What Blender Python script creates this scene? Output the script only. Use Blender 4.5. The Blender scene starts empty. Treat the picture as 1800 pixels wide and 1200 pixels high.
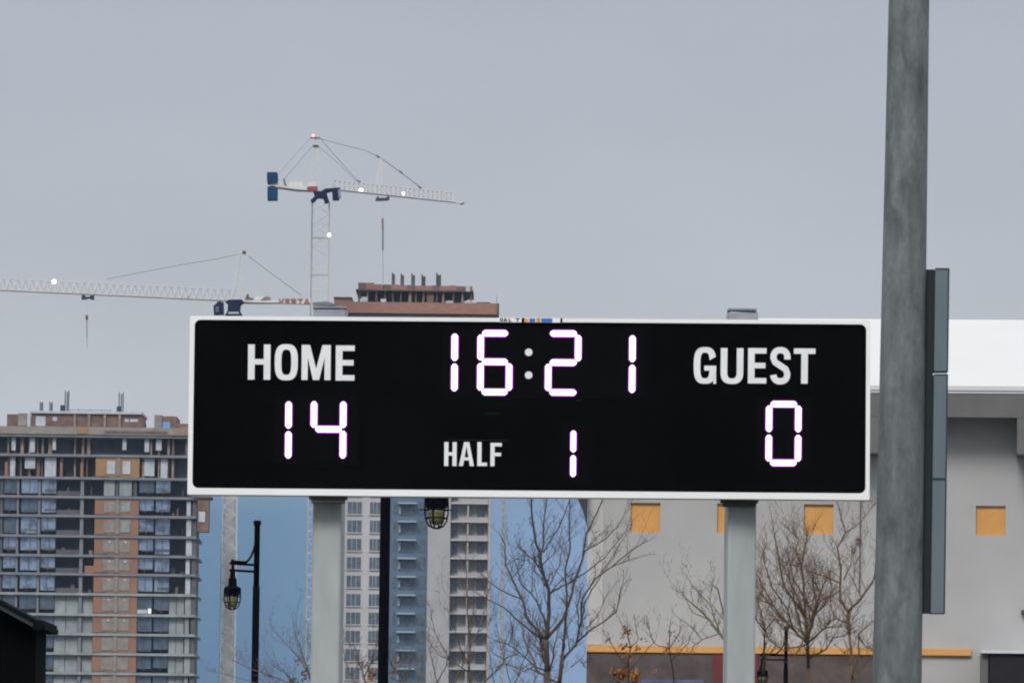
import bpy, bmesh, math, random
from mathutils import Vector, Matrix
random.seed(7)
R = math.radians
S = bpy.context.scene
COL = S.collection

# ------------------------------------------------------------------ camera
F = 10000.0                       # focal length in photograph pixels (1800 wide)
PITCH, ROLL = 4.70, 0.70
CAM = Vector((0, 0, 1.7))
RM = Matrix.Rotation(R(90 + PITCH), 3, 'X') @ Matrix.Rotation(R(ROLL), 3, 'Z')
cd = bpy.data.cameras.new('camera'); co = bpy.data.objects.new('camera', cd); COL.objects.link(co)
co.location = CAM; co.rotation_euler = RM.to_euler()
cd.sensor_width = 36.0; cd.lens = 36.0 * F / 1800; cd.clip_start = 0.5; cd.clip_end = 30000
S.camera = co

# ------------------------------------------------------------------ world and sun (overcast)
SUN_EL, SUN_AZ = 40, 197          # azimuth clockwise from +Y: behind the camera, slightly left
W = bpy.data.worlds.new('World'); S.world = W; W.use_nodes = True
nt = W.node_tree; nt.nodes.clear()
def wn(t, **k):
    n = nt.nodes.new(t)
    for a, v in k.items(): setattr(n, a, v)
    return n
out = wn('ShaderNodeOutputWorld'); bg = wn('ShaderNodeBackground'); bg.inputs['Strength'].default_value = 0.1
sky = wn('ShaderNodeTexSky', sky_type='NISHITA'); sky.sun_disc = False
sky.sun_elevation = R(SUN_EL); sky.sun_rotation = R(SUN_AZ)
hsv = wn('ShaderNodeHueSaturation'); hsv.inputs['Saturation'].default_value = 0.25
tc = wn('ShaderNodeTexCoord'); sep = wn('ShaderNodeSeparateXYZ')
ramp = wn('ShaderNodeValToRGB'); cr = ramp.color_ramp
stops = [(0.0, (.165, .275, .41)), (.022, (.064, .165, .310)), (.036, (.074, .184, .325)), (.053, (.098, .208, .352)), (.066, (.494, .520, .572)),
         (.088, (.466, .492, .545)), (.141, (.425, .458, .528)), (.24, (.62, .65, .70)), (.5, (1.04, 1.05, 1.07)), (1.0, (1.28, 1.26, 1.25))]
cr.elements[0].position = 0; cr.elements[0].color = stops[0][1] + (1,)
cr.elements[1].position = 1; cr.elements[1].color = stops[-1][1] + (1,)
for p_, c_ in stops[1:-1]:
    e = cr.elements.new(p_); e.color = c_ + (1,)
nz = wn('ShaderNodeTexNoise'); nz.inputs['Scale'].default_value = 9; nz.inputs['Detail'].default_value = 5
mr = wn('ShaderNodeMapRange'); mr.inputs['From Min'].default_value = .3; mr.inputs['From Max'].default_value = .7
mr.inputs['To Min'].default_value = 9.6; mr.inputs['To Max'].default_value = 10.5
sc_ = wn('ShaderNodeVectorMath', operation='SCALE')
mix = wn('ShaderNodeMix', data_type='RGBA'); mix.inputs[0].default_value = 0.93
L = nt.links.new
mpw = wn('ShaderNodeMapping'); mpw.inputs['Scale'].default_value = (1, 1, 2.6)
L(tc.outputs['Generated'], sep.inputs[0]); L(sep.outputs['Z'], ramp.inputs[0])
L(tc.outputs['Generated'], mpw.inputs[0]); L(mpw.outputs[0], nz.inputs['Vector'])
L(nz.outputs[0], mr.inputs['Value']); L(ramp.outputs[0], sc_.inputs[0]); L(mr.outputs[0], sc_.inputs['Scale'])
L(sky.outputs[0], hsv.inputs['Color']); L(hsv.outputs[0], mix.inputs['A']); L(sc_.outputs[0], mix.inputs['B'])
# clear band low in the sky: a little paler towards the right
mE = wn('ShaderNodeMapRange'); mX = wn('ShaderNodeMapRange'); mM = wn('ShaderNodeMath', operation='MULTIPLY'); mP = wn('ShaderNodeMix', data_type='RGBA')
for n_, a_ in ((mE, (.05, .066, 1, 0)), (mX, (-.045, .012, 0, 1))):
    for nm_, v_ in zip(('From Min', 'From Max', 'To Min', 'To Max'), a_): n_.inputs[nm_].default_value = v_
L(sep.outputs['Z'], mE.inputs['Value']); L(sep.outputs['X'], mX.inputs['Value']); L(mE.outputs[0], mM.inputs[0]); L(mX.outputs[0], mM.inputs[1])
L(mM.outputs[0], mP.inputs[0]); L(mix.outputs['Result'], mP.inputs['A']); mP.inputs['B'].default_value = (2.25, 3.35, 5.3, 1)
L(mP.outputs['Result'], bg.inputs['Color']); L(bg.outputs[0], out.inputs[0])

sd = bpy.data.lights.new('sun', 'SUN'); sd.energy = 1.85; sd.angle = R(20); sd.color = (1, .97, .93)
so = bpy.data.objects.new('sun', sd); COL.objects.link(so)
sv = Vector((math.sin(R(SUN_AZ)) * math.cos(R(SUN_EL)), math.cos(R(SUN_AZ)) * math.cos(R(SUN_EL)), math.sin(R(SUN_EL))))
so.rotation_euler = sv.to_track_quat('Z', 'Y').to_euler(); so.location = (0, -20, 60)

S.view_settings.view_transform = 'Standard'; S.view_settings.look = 'None'
S.view_settings.exposure = 0; S.view_settings.gamma = 1; S.view_settings.use_curve_mapping = False
S.render.engine = 'CYCLES'; S.cycles.use_denoising = True; S.cycles.filter_width = 2.1
S.cycles.max_bounces = 6

# ------------------------------------------------------------------ placing helpers
def ray(px, py): return RM @ Vector(((px - 900) / F, -(py - 600) / F, -1))
def P(px, py, Y):
    d = ray(px, py); return CAM + d * (Y / d.y)
def PZ(px, py, z):
    d = ray(px, py); return CAM + d * ((z - CAM.z) / d.z)
def hitp(px, py, o, n):
    d = ray(px, py); return CAM + d * ((o - CAM).dot(n) / d.dot(n))

# ------------------------------------------------------------------ materials
def mat(name, c, rough=.6, metal=0, spec=.4, noise=0, nscale=4, stretch=(1, 1, 1), c2=None, bump=0, bscale=None, emis=None, estr=0, lo=.35, hi=.65, alpha=None):
    m = bpy.data.materials.new(name); m.use_nodes = True
    t = m.node_tree; b = t.nodes['Principled BSDF']
    b.inputs['Base Color'].default_value = (*c, 1); b.inputs['Roughness'].default_value = rough
    b.inputs['Metallic'].default_value = metal; b.inputs['Specular IOR Level'].default_value = spec
    if emis:
        b.inputs['Emission Color'].default_value = (*emis, 1); b.inputs['Emission Strength'].default_value = estr
    if c2 or bump:
        g = t.nodes.new('ShaderNodeNewGeometry'); mp = t.nodes.new('ShaderNodeMapping'); mp.inputs['Scale'].default_value = stretch
        t.links.new(g.outputs['Position'], mp.inputs[0])
    if c2:
        n = t.nodes.new('ShaderNodeTexNoise'); n.inputs['Scale'].default_value = nscale; n.inputs['Detail'].default_value = 6
        n.inputs['Roughness'].default_value = .6
        rr = t.nodes.new('ShaderNodeValToRGB'); rr.color_ramp.elements[0].color = (*c, 1); rr.color_ramp.elements[1].color = (*c2, 1)
        rr.color_ramp.elements[0].position = lo; rr.color_ramp.elements[1].position = hi
        t.links.new(mp.outputs[0], n.inputs['Vector']); t.links.new(n.outputs[0], rr.inputs[0]); t.links.new(rr.outputs[0], b.inputs['Base Color'])
    if bump:
        n2 = t.nodes.new('ShaderNodeTexNoise'); n2.inputs['Scale'].default_value = bscale or nscale * 3; n2.inputs['Detail'].default_value = 4
        bp = t.nodes.new('ShaderNodeBump'); bp.inputs['Strength'].default_value = bump
        t.links.new(mp.outputs[0], n2.inputs['Vector']); t.links.new(n2.outputs[0], bp.inputs['Height']); t.links.new(bp.outputs[0], b.inputs['Normal'])
    return m

M = {}
M['ground'] = mat('ground', (.062, .068, .056), .95, c2=(.088, .092, .082), nscale=.4, bump=.3)
M['frame'] = mat('white_paint', (.84, .855, .85), .45, c2=(.79, .805, .80), nscale=1.2, stretch=(1, 1, 3))
M['face'] = mat('black_face', (.0012, .0012, .0016), .85, spec=.05, c2=(.0022, .0022, .0028), nscale=.7)
M['face2'] = mat('black_module', (.0026, .0026, .0034), .8, spec=.05)
M['letter'] = mat('white_vinyl', (.80, .82, .82), .5, c2=(.72, .74, .76), nscale=6)
M['led'] = mat('led_white', (.9, .9, .9), emis=(1, .96, 1), estr=1.6)
M['rim'] = mat('led_rim', (.15, .02, .2), emis=(.55, .05, .80), estr=.95)  # violet emission imitating colour fringing around the lit segments
M['galv'] = mat('galvanised_post', (.32, .345, .352), .55, .15, c2=(.40, .425, .425), nscale=2.2, stretch=(2, 2, .5), bump=.05)
M['galv_top'] = mat('galvanised_bracket', (.20, .21, .25), .6, .2, c2=(.26, .27, .31), nscale=9)
M['bracket'] = mat('dark_bracket', (.06, .055, .055), .7, c2=(.10, .09, .085), nscale=8)
M['floodpole'] = None
M['box_face'] = mat('grey_enclosure', (.108, .145, .168), .55, .1, c2=(.128, .165, .188), nscale=2, stretch=(2, 2, .6))
M['box_dark'] = mat('dark_channel', (.008, .016, .022), .5)
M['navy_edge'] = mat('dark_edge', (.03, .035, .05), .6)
M['black'] = mat('black_metal', (.0025, .003, .006), .8, spec=.05)
M['stucco'] = mat('grey_stucco', (.385, .382, .385), .9, spec=.1, c2=(.43, .427, .425), nscale=.5, bump=.25, bscale=30)
M['stucco_lt'] = mat('pale_stucco', (.45, .44, .44), .9, spec=.1, c2=(.49, .48, .475), nscale=.6, bump=.2, bscale=30)
M['orange'] = mat('ochre_panel', (.60, .305, .10), .8, spec=.1, c2=(.65, .35, .125), nscale=2, bump=.1)
M['roof'] = mat('white_roof', (.61, .62, .63), .5, c2=(.58, .59, .60), nscale=.3, stretch=(1, .2, 1))
M['fascia'] = mat('grey_fascia', (.115, .113, .113), .7, c2=(.135, .133, .133), nscale=1)
M['white_trim'] = mat('pale_flashing', (.56, .56, .62), .6)
M['brownwall'] = mat('brown_cladding', (.060, .048, .050), .85, c2=(.115, .092, .086), nscale=1.6, bump=.2)
M['red'] = mat('dark_red_panel', (.16, .025, .035), .7, c2=(.11, .02, .03), nscale=2)
M['bluesign'] = mat('blue_sign', (.055, .055, .17), .7, c2=(.13, .12, .27), nscale=1.2, lo=.4, hi=.6)
M['darkbox'] = mat('charcoal_panel', (.018, .016, .019), .7, spec=.15, c2=(.024, .022, .025), nscale=2)
M['conc'] = mat('concrete', (.155, .162, .19), .9, c2=(.215, .22, .245), nscale=.35)
M['conc_dk'] = mat('dark_concrete', (.075, .078, .09), .9, c2=(.12, .12, .135), nscale=.4)
M['void'] = mat('dark_interior', (.030, .044, .074), .9, c2=(.055, .066, .092), nscale=.45)
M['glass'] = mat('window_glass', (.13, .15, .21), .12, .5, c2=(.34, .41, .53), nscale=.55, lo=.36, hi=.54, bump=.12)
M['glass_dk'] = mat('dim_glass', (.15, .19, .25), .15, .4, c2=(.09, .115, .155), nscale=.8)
M['terracotta'] = mat('terracotta_sheathing', (.30, .155, .10), .9, c2=(.24, .135, .095), nscale=.5)
M['ochre'] = mat('ochre_sheathing', (.34, .205, .095), .9, c2=(.28, .17, .085), nscale=.6)
M['brown'] = mat('brown_formwork', (.125, .080, .070), .9, c2=(.20, .13, .108), nscale=.9)
M['brick'] = mat('rust_brick', (.335, .175, .135), .9, c2=(.26, .14, .115), nscale=.8, stretch=(1, 1, 3))
M['stud'] = mat('timber_stud', (.21, .15, .125), .9, c2=(.33, .25, .21), nscale=1)
M['sheet'] = mat('pale_sheet', (.50, .54, .60), .7, c2=(.36, .39, .45), nscale=.8)
M['greyroof'] = mat('grey_parapet', (.21, .19, .175), .9, c2=(.29, .265, .245), nscale=.4)
M['greygreen'] = mat('grey_cladding', (.21, .24, .25), .85, c2=(.32, .35, .36), nscale=.5)
M['win_grey'] = mat('sheathed_opening', (.20, .18, .165), .8, c2=(.27, .25, .235), nscale=.9)
M['bluewin'] = mat('blue_sheet', (.12, .30, .55), .6)
M['tower_white'] = mat('pale_tower_wall', (.50, .49, .51), .85, c2=(.44, .435, .45), nscale=.3)
M['tower_pale'] = mat('pale_grey_wall', (.38, .38, .395), .85, c2=(.34, .335, .35), nscale=.3)
M['tower_blue'] = mat('blue_grey_cladding', (.10, .165, .25), .35, .25, c2=(.125, .19, .27), nscale=.4)
M['tower_win'] = mat('tower_glass', (.085, .115, .15), .2, .25, c2=(.15, .19, .235), nscale=1.2)
M['balc'] = mat('balcony_slab', (.42, .42, .44), .85)
M['balc_blue'] = mat('balcony_slab_blue', (.30, .36, .43), .7)
M['recess'] = mat('recess_wall', (.33, .31, .31), .9, c2=(.44, .42, .41), nscale=.5)
M['crane_white'] = mat('crane_white', (.66, .66, .64), .6, c2=(.56, .56, .55), nscale=.5)
M['crane_pale'] = mat('crane_pale_lattice', (.60, .59, .585), .7, spec=.1)
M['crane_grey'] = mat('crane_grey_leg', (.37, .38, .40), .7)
M['crane_navy'] = mat('crane_navy', (.008, .013, .042), .8, spec=.08, c2=(.012, .02, .055), nscale=.8)
M['crane_blue'] = mat('counterweight_blue', (.006, .040, .098), .8, spec=.08, c2=(.010, .052, .115), nscale=.6)
M['crane_red'] = mat('crane_red', (.27, .05, .045), .6)
M['sign_red'] = mat('faded_red_letter', (.34, .14, .13), .7)
M['cable'] = mat('steel_cable', (.37, .385, .41), .7, spec=.1)
M['cable_dk'] = mat('dark_rope', (.13, .14, .16), .6)
M['lamp_on'] = mat('lit_lamp', (.9, .9, .8), emis=(1, .93, .78), estr=3)
M['lamp_dim'] = mat('dim_lit_window', (.8, .8, .7), emis=(1, .97, .85), estr=.25)
M['lamp_red'] = mat('red_beacon', (.9, .4, .4), emis=(1, .45, .5), estr=.9)
M['steel_dk'] = mat('dark_steel', (.05, .05, .055), .6)
M['bulb'] = mat('yellow_globe', (.15, .13, .055), .2, c2=(.25, .23, .14), nscale=14, spec=.4)
M['bark'] = mat('bark', (.050, .036, .030), .9, c2=(.085, .066, .055), nscale=6, bump=.2)
M['bark_grey'] = mat('grey_bark', (.12, .105, .085), .9, c2=(.075, .06, .045), nscale=7, bump=.2)
M['bark_tan'] = mat('tan_bark', (.135, .085, .045), .9, c2=(.075, .05, .032), nscale=6, bump=.2)
M['bark_moss'] = mat('mossy_bark', (.14, .15, .055), .9, c2=(.12, .10, .055), nscale=6, bump=.2)
M['twig'] = mat('twig', (.078, .050, .040), .9)
M['twig_tan'] = mat('tan_twig', (.125, .078, .044), .9)
M['twig_mauve'] = mat('mauve_twig', (.12, .09, .095), .9)
M['bud'] = mat('bud', (.06, .042, .038), .9)
M['leaf_or'] = mat('orange_leaf', (.34, .125, .018), .8, c2=(.12, .045, .012), nscale=12)
M['leaf_or2'] = mat('pale_orange_leaf', (.50, .26, .08), .8, c2=(.30, .12, .03), nscale=10)
M['leaf_mauve'] = mat('mauve_leaf', (.17, .095, .09), .8, c2=(.10, .06, .06), nscale=10)
M['roofdark'] = mat('black_roofing', (.003, .006, .009), .85, spec=.05, c2=(.005, .009, .011), nscale=3)
M['gable'] = mat('black_gable', (.0025, .003, .003), .9, spec=.04)
M['greytrim'] = mat('grey_trim', (.22, .225, .225), .6)

# weathered flood-light pole: streaks and a few dark blotches of its own
m = mat('weathered_pole', (.115, .132, .135), .6, .1); t = m.node_tree; b = t.nodes['Principled BSDF']
g = t.nodes.new('ShaderNodeTexCoord')
def nse(scale, st, det=6):
    mp = t.nodes.new('ShaderNodeMapping'); mp.inputs['Scale'].default_value = st
    n = t.nodes.new('ShaderNodeTexNoise'); n.inputs['Scale'].default_value = scale; n.inputs['Detail'].default_value = det
    t.links.new(g.outputs['Object'], mp.inputs[0]); t.links.new(mp.outputs[0], n.inputs['Vector']); return n
n1 = nse(9, (1, 1, .22)); n2 = nse(4.5, (1.4, 1.4, .8), 4); n3 = nse(34, (1, 1, .5), 5)
r1 = t.nodes.new('ShaderNodeValToRGB'); r1.color_ramp.elements[0].position = .3; r1.color_ramp.elements[1].position = .72
r1.color_ramp.elements[0].color = (.092, .106, .108, 1); r1.color_ramp.elements[1].color = (.178, .203, .208, 1)
r2 = t.nodes.new('ShaderNodeValToRGB'); r2.color_ramp.elements[0].position = .31; r2.color_ramp.elements[1].position = .47
r2.color_ramp.elements[0].color = (.64, .66, .71, 1); r2.color_ramp.elements[1].color = (1, 1, 1, 1)
r3 = t.nodes.new('ShaderNodeValToRGB'); r3.color_ramp.elements[0].position = .3; r3.color_ramp.elements[1].position = .7
r3.color_ramp.elements[0].color = (.86, .86, .85, 1); r3.color_ramp.elements[1].color = (1.1, 1.1, 1.1, 1)
x1 = t.nodes.new('ShaderNodeMix'); x1.data_type = 'RGBA'; x1.blend_type = 'MULTIPLY'; x1.inputs[0].default_value = 1
x2 = t.nodes.new('ShaderNodeMix'); x2.data_type = 'RGBA'; x2.blend_type = 'MULTIPLY'; x2.inputs[0].default_value = 1
for a_, b_ in ((n1, r1), (n2, r2), (n3, r3)): t.links.new(a_.outputs[0], b_.inputs[0])
t.links.new(r1.outputs[0], x1.inputs['A']); t.links.new(r2.outputs[0], x1.inputs['B'])
t.links.new(x1.outputs['Result'], x2.inputs['A']); t.links.new(r3.outputs[0], x2.inputs['B']); t.links.new(x2.outputs['Result'], b.inputs['Base Color'])
M['floodpole'] = m

# ------------------------------------------------------------------ mesh helpers
WO = {}                                         # world position of every object's origin
class MB:
    def __init__(s): s.v, s.f = [], []
    def quad(s, *p):
        i = len(s.v); s.v += [Vector(q) for q in p]; s.f.append(tuple(range(i, i + len(p)))); return s
    def box(s, x0, x1, y0, y1, z0, z1):
        return s.hexa([(x0, y0), (x1, y0), (x1, y1), (x0, y1)], z0, z1)
    def hexa(s, base, z0, z1, top=None):
        i = len(s.v); n = len(base); top = top or base
        s.v += [Vector((a, b, z0)) for a, b in base] + [Vector((a, b, z1)) for a, b in top]
        s.f.append(tuple(range(i + n - 1, i - 1, -1))); s.f.append(tuple(range(i + n, i + 2 * n)))
        for k in range(n):
            j = (k + 1) % n; s.f.append((i + k, i + j, i + n + j, i + n + k))
        return s
    def obox(s, o, ux, uy, uz, a0, a1, b0, b1, c0, c1):          # box in a frame o + a*ux + b*uy + c*uz
        i = len(s.v)
        for c in (c0, c1):
            for a, b in ((a0, b0), (a1, b0), (a1, b1), (a0, b1)): s.v.append(o + ux * a + uy * b + uz * c)
        for f in ((3, 2, 1, 0), (4, 5, 6, 7), (0, 1, 5, 4), (1, 2, 6, 5), (2, 3, 7, 6), (3, 0, 4, 7)): s.f.append(tuple(i + k for k in f))
        return s
    def tube(s, pts, rad, n=6, cap=True):
        pts = [Vector(p) for p in pts]; i0 = len(s.v); up = None
        if not isinstance(rad, (list, tuple)): rad = [rad] * len(pts)
        for k, p in enumerate(pts):
            d = (pts[min(k + 1, len(pts) - 1)] - pts[max(k - 1, 0)])
            d = d.normalized() if d.length > 1e-9 else Vector((0, 0, 1))
            if up is None: up = Vector((1, 0, 0)) if abs(d.x) < .8 else Vector((0, 1, 0))
            a = (up - d * up.dot(d)); a = a.normalized() if a.length > 1e-6 else d.orthogonal().normalized(); up = a; b = d.cross(a)
            for q in range(n):
                th = 2 * math.pi * q / n; s.v.append(p + (a * math.cos(th) + b * math.sin(th)) * rad[k])
        for k in range(len(pts) - 1):
            for q in range(n):
                r = (q + 1) % n; A = i0 + k * n; s.f.append((A + q, A + r, A + n + r, A + n + q))
        if cap:
            s.f.append(tuple(i0 + q for q in range(n - 1, -1, -1))); e = i0 + (len(pts) - 1) * n; s.f.append(tuple(e + q for q in range(n)))
        return s
    def lathe(s, o, prof, n=16):                                 # prof: (radius, z)
        return s.tube([Vector((o[0], o[1], o[2] + z)) for r, z in prof], [max(r, .0008) for r, z in prof], n) if len(set(z for r, z in prof)) == len(prof) else s
    def plate(s, poly, nrm, th):                                 # polygon pts (3D), thickness along nrm
        i = len(s.v); n = len(poly); nrm = Vector(nrm)
        s.v += [Vector(p) for p in poly] + [Vector(p) + nrm * th for p in poly]
        s.f.append(tuple(range(i + n - 1, i - 1, -1))); s.f.append(tuple(range(i + n, i + 2 * n)))
        for k in range(n):
            j = (k + 1) % n; s.f.append((i + k, i + j, i + n + j, i + n + k))
        return s
    def build(s, name, m, parent=None, smooth=False, bevel=0, recalc=True, stuff=False):
        c = Vector((0, 0, 0))
        for p in s.v: c += p
        c /= max(1, len(s.v))
        if parent is None: c.z = min(p.z for p in s.v)
        me = bpy.data.meshes.new(name); me.from_pydata([p - c for p in s.v], [], s.f); me.update()
        if recalc:
            bm = bmesh.new(); bm.from_mesh(me); bmesh.ops.recalc_face_normals(bm, faces=bm.faces)
            if bevel: bmesh.ops.bevel(bm, geom=[e for e in bm.edges if e.calc_face_angle(0) > .5], offset=bevel, segments=2, affect='EDGES', profile=.5)
            bm.to_mesh(me); bm.free()
        if smooth:
            me.polygons.foreach_set('use_smooth', [len(p.vertices) <= 4 for p in me.polygons])
        for k in (m if isinstance(m, (list, tuple)) else [m]): me.materials.append(k)
        o = bpy.data.objects.new(name, me); COL.objects.link(o); WO[o.name] = c
        if parent: o.parent = parent; o.location = c - WO[parent.name]
        else: o.location = c
        if stuff: o['kind'] = 'stuff'
        return o
def thing(name, label, cat, loc, group=None):
    o = bpy.data.objects.new(name, None); COL.objects.link(o); o.location = loc; o.empty_display_size = .2
    WO[o.name] = Vector(loc); o['label'] = label; o['category'] = cat
    if group: o['group'] = group
    return o
def bx(name, m, parent, x0, x1, y0, y1, z0, z1, bevel=0): return MB().box(x0, x1, y0, y1, z0, z1).build(name, m, parent, bevel=bevel)

# ------------------------------------------------------------------ ground
g_ = MB(); N = 12
for i in range(N):
    for j in range(N):
        a, b2 = -3000 + i * 500, -2800 + j * 500
        g_.quad((a, b2, 0), (a + 500, b2, 0), (a + 500, b2 + 500, 0), (a, b2 + 500, 0))
o = g_.build('ground', M['ground']); o['kind'] = 'structure'

# ------------------------------------------------------------------ thin winter haze
hm = bpy.data.materials.new('winter_haze'); hm.use_nodes = True; ht = hm.node_tree; ht.nodes.clear()
ho = ht.nodes.new('ShaderNodeOutputMaterial'); hv = ht.nodes.new('ShaderNodeVolumePrincipled')
hv.inputs['Color'].default_value = (.62, .80, 1, 1); hv.inputs['Density'].default_value = 5.5e-5; hv.inputs['Anisotropy'].default_value = .1
ht.links.new(hv.outputs[0], ho.inputs['Volume'])
o = MB().box(-3100, 3100, -2900, 3300, -1, 125).build('haze', hm); o['kind'] = 'stuff'; o['label'] = 'thin pale haze over the whole site'

# ------------------------------------------------------------------ letters (polygons in pixel-like units, x right, y DOWN)
def ell(cx, cy, rx, ry, a0, a1, n=12, e=2.6):
    r = []
    for k in range(n + 1):
        a = R(a0 + (a1 - a0) * k / n); c, s_ = math.cos(a), math.sin(a)
        r.append((cx + rx * math.copysign(abs(c) ** (2 / e), c), cy - ry * math.copysign(abs(s_) ** (2 / e), s_)))
    return r
def strip(outer, inner): return [[outer[k], outer[k + 1], inner[k + 1], inner[k]] for k in range(len(outer) - 1)]
def stroke(pts, w):
    o_, i_ = [], []
    for k, p in enumerate(pts):
        a, b_ = pts[max(k - 1, 0)], pts[min(k + 1, len(pts) - 1)]
        dx, dy = b_[0] - a[0], b_[1] - a[1]; l = math.hypot(dx, dy); nx, ny = -dy / l, dx / l
        o_.append((p[0] + nx * w / 2, p[1] + ny * w / 2)); i_.append((p[0] - nx * w / 2, p[1] - ny * w / 2))
    return strip(o_, i_)
def glyph(ch, x0, x1, y0, y1, s):
    w, h = x1 - x0, y1 - y0; cx, cy = (x0 + x1) / 2, (y0 + y1) / 2; q = s * .82
    if ch == 'H':
        a, b_ = cy - q * .55, cy + q * .45
        return [[(x0, y0), (x0 + s, y0), (x0 + s, a), (x1 - s, a), (x1 - s, y0), (x1, y0), (x1, y1), (x1 - s, y1), (x1 - s, b_), (x0 + s, b_), (x0 + s, y1), (x0, y1)]]
    if ch in 'EF':
        k = x1 - s * .15; a, b_ = cy - q * .55, cy + q * .45
        if ch == 'E': return [[(x0, y0), (x1, y0), (x1, y0 + q), (x0 + s, y0 + q), (x0 + s, a), (k, a), (k, b_), (x0 + s, b_), (x0 + s, y1 - q), (x1, y1 - q), (x1, y1), (x0, y1)]]
        return [[(x0, y0), (x1, y0), (x1, y0 + q), (x0 + s, y0 + q), (x0 + s, a), (k, a), (k, b_), (x0 + s, b_), (x0 + s, y1), (x0, y1)]]
    if ch == 'L': return [[(x0, y0), (x0 + s, y0), (x0 + s, y1 - q), (x1, y1 - q), (x1, y1), (x0, y1)]]
    if ch == 'T': return [[(x0, y0), (x1, y0), (x1, y0 + q), (cx + s / 2, y0 + q), (cx + s / 2, y1), (cx - s / 2, y1), (cx - s / 2, y0 + q), (x0, y0 + q)]]
    if ch == 'M':
        i = s * .92; v = s * .62
        return [[(x0, y0), (x0 + s * 1.25, y0), (cx, y1 - h * .32), (x1 - s * 1.25, y0), (x1, y0), (x1, y1), (x1 - i, y1), (x1 - i, y0 + h * .36), (cx + v * .75, y1), (cx - v * .75, y1), (x0 + i, y0 + h * .36), (x0 + i, y1), (x0, y1)]]
    if ch == 'V': return [[(x0, y0), (x0 + s, y0), (cx, y1 - s), (x1 - s, y0), (x1, y0), (cx + s * .55, y1), (cx - s * .55, y1)]]
    if ch == 'A':
        t0, t1 = cx - s * .62, cx + s * .62
        bt, bb = y1 - h * .36, y1 - h * .36 + q * .85
        def il(y): return cx + (x0 + s - cx) * (y - (y0 + s * .9)) / (y1 - y0 - s * .9)
        def ir(y): return 2 * cx - il(y)
        ap = (cx, y0 + s * .9)
        return [[(t0, y0), (cx, y0), ap, (il(bt), bt), (il(bb), bb), (x0 + s, y1), (x0, y1)], [(cx, y0), (t1, y0), (x1, y1), (x1 - s, y1), (ir(bb), bb), (ir(bt), bt), ap],
                [(il(bt), bt), (ir(bt), bt), (ir(bb), bb), (il(bb), bb)]]
    if ch == 'O': return strip(ell(cx, cy, w / 2, h / 2, 0, 360, 32, 2.9), ell(cx, cy, w / 2 - s, h / 2 - q, 0, 360, 32, 3.2))
    if ch == 'U':
        yc = y1 - w * .5
        o_ = [(x1, y0)] + ell(cx, yc, w / 2, y1 - yc, 0, -180, 14, 2.5) + [(x0, y0)]
        i_ = [(x1 - s, y0)] + ell(cx, yc, w / 2 - s, y1 - yc - q, 0, -180, 14, 2.5) + [(x0 + s, y0)]
        return strip(o_, i_)
    if ch == 'G':
        o_ = ell(cx, cy, w / 2, h / 2, 20, 340, 30, 2.9); i_ = ell(cx, cy, w / 2 - s, h / 2 - q, 14, 346, 30, 3.2)
        ym = i_[-1][1]
        return strip(o_, i_) + [[(cx - s * .1, cy + q * .05), (x1, cy + q * .05), (x1, cy + q * .95), (cx - s * .1, cy + q * .95)],
                                [(x1 - s * .98, cy + q * .95), (x1, cy + q * .95), (o_[-1][0], o_[-1][1]), (i_[-1][0], i_[-1][1])],
                                [(x1 - s * .42, y1 - h * .22), (x1, cy + h * .22), (x1, y1), (x1 - s * .42, y1)]]
    if ch == 'S':
        pts = []; rx = (w - s) / 2; y_t, y_b = y0 + q / 2, y1 - q / 2; ry = (y_b - y_t) / 4
        pts += ell(cx, y_t + ry, rx, ry, -8, 180, 14, 2.4) + [(x0 + s * .75, y_t + ry * 1.55), (cx, cy), (x1 - s * .75, y_b - ry * 1.55)] + ell(cx, y_b - ry, rx, ry, 0, -172, 14, 2.4)
        return stroke(pts, s * .95)
    return []

# ------------------------------------------------------------------ SCOREBOARD
YB = 51.3
pBL, pBR = P(329.5, 868.6, YB), P(1528.5, 878.4, YB - .23)
U = (pBR - pBL); BW = U.length; U.normalize()
NB = Vector((-U.y, U.x, 0)).normalized()
if NB.y > 0: NB = -NB                              # towards the camera
V = NB.cross(U).normalized()
if V.z < 0: V = -V
def BP(px, py, d=0): return hitp(px, py, pBL, NB) + NB * d
def buv(px, py):
    q = BP(px, py) - pBL; return q.dot(U), q.dot(V)
BH = buv(333, 555)[1]
sb = thing('scoreboard', 'long black scoreboard with a white frame and lit digits on two steel posts', 'scoreboard', ((pBL + pBR) / 2 * 1)[:2] + (0,))
m_ = MB()                                          # cabinet body behind the face
m_.obox(pBL, U, V, NB, 0, BW, 0, BH, -.22, -.03); m_.build('cabinet', M['frame'], sb)
# white frame: outer rectangle with a round-cornered opening
fl, fb = buv(338.0, 857.2); fr, ft = buv(1522.8, 570.2)
def rr(a0, a1, b0, b1, r, n=6):
    p = []
    for cx_, cy_, st in ((a1 - r, b1 - r, 0), (a0 + r, b1 - r, 90), (a0 + r, b0 + r, 180), (a1 - r, b0 + r, 270)):
        for k in range(n + 1): a = R(st + 90 * k / n); p.append((cx_ + r * math.cos(a), cy_ + r * math.sin(a)))
    return p
inn = rr(fl, fr, fb, ft, .055); outr = rr(0, BW, 0, BH, .012)
m_ = MB()
def b3(p, d): return pBL + U * p[0] + V * p[1] + NB * d
nI = len(inn)
for k in range(nI):
    j = (k + 1) % nI
    m_.quad(b3(outr[k], .012), b3(outr[j], .012), b3(inn[j], .012), b3(inn[k], .012))
    m_.quad(b3(inn[k], .012), b3(inn[j], .012), b3(inn[j], -.012), b3(inn[k], -.012))
    m_.quad(b3(outr[k], .012), b3(outr[k], -.03), b3(outr[j], -.03), b3(outr[j], .012))
m_.build('frame', M['frame'], sb, recalc=False)
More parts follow.
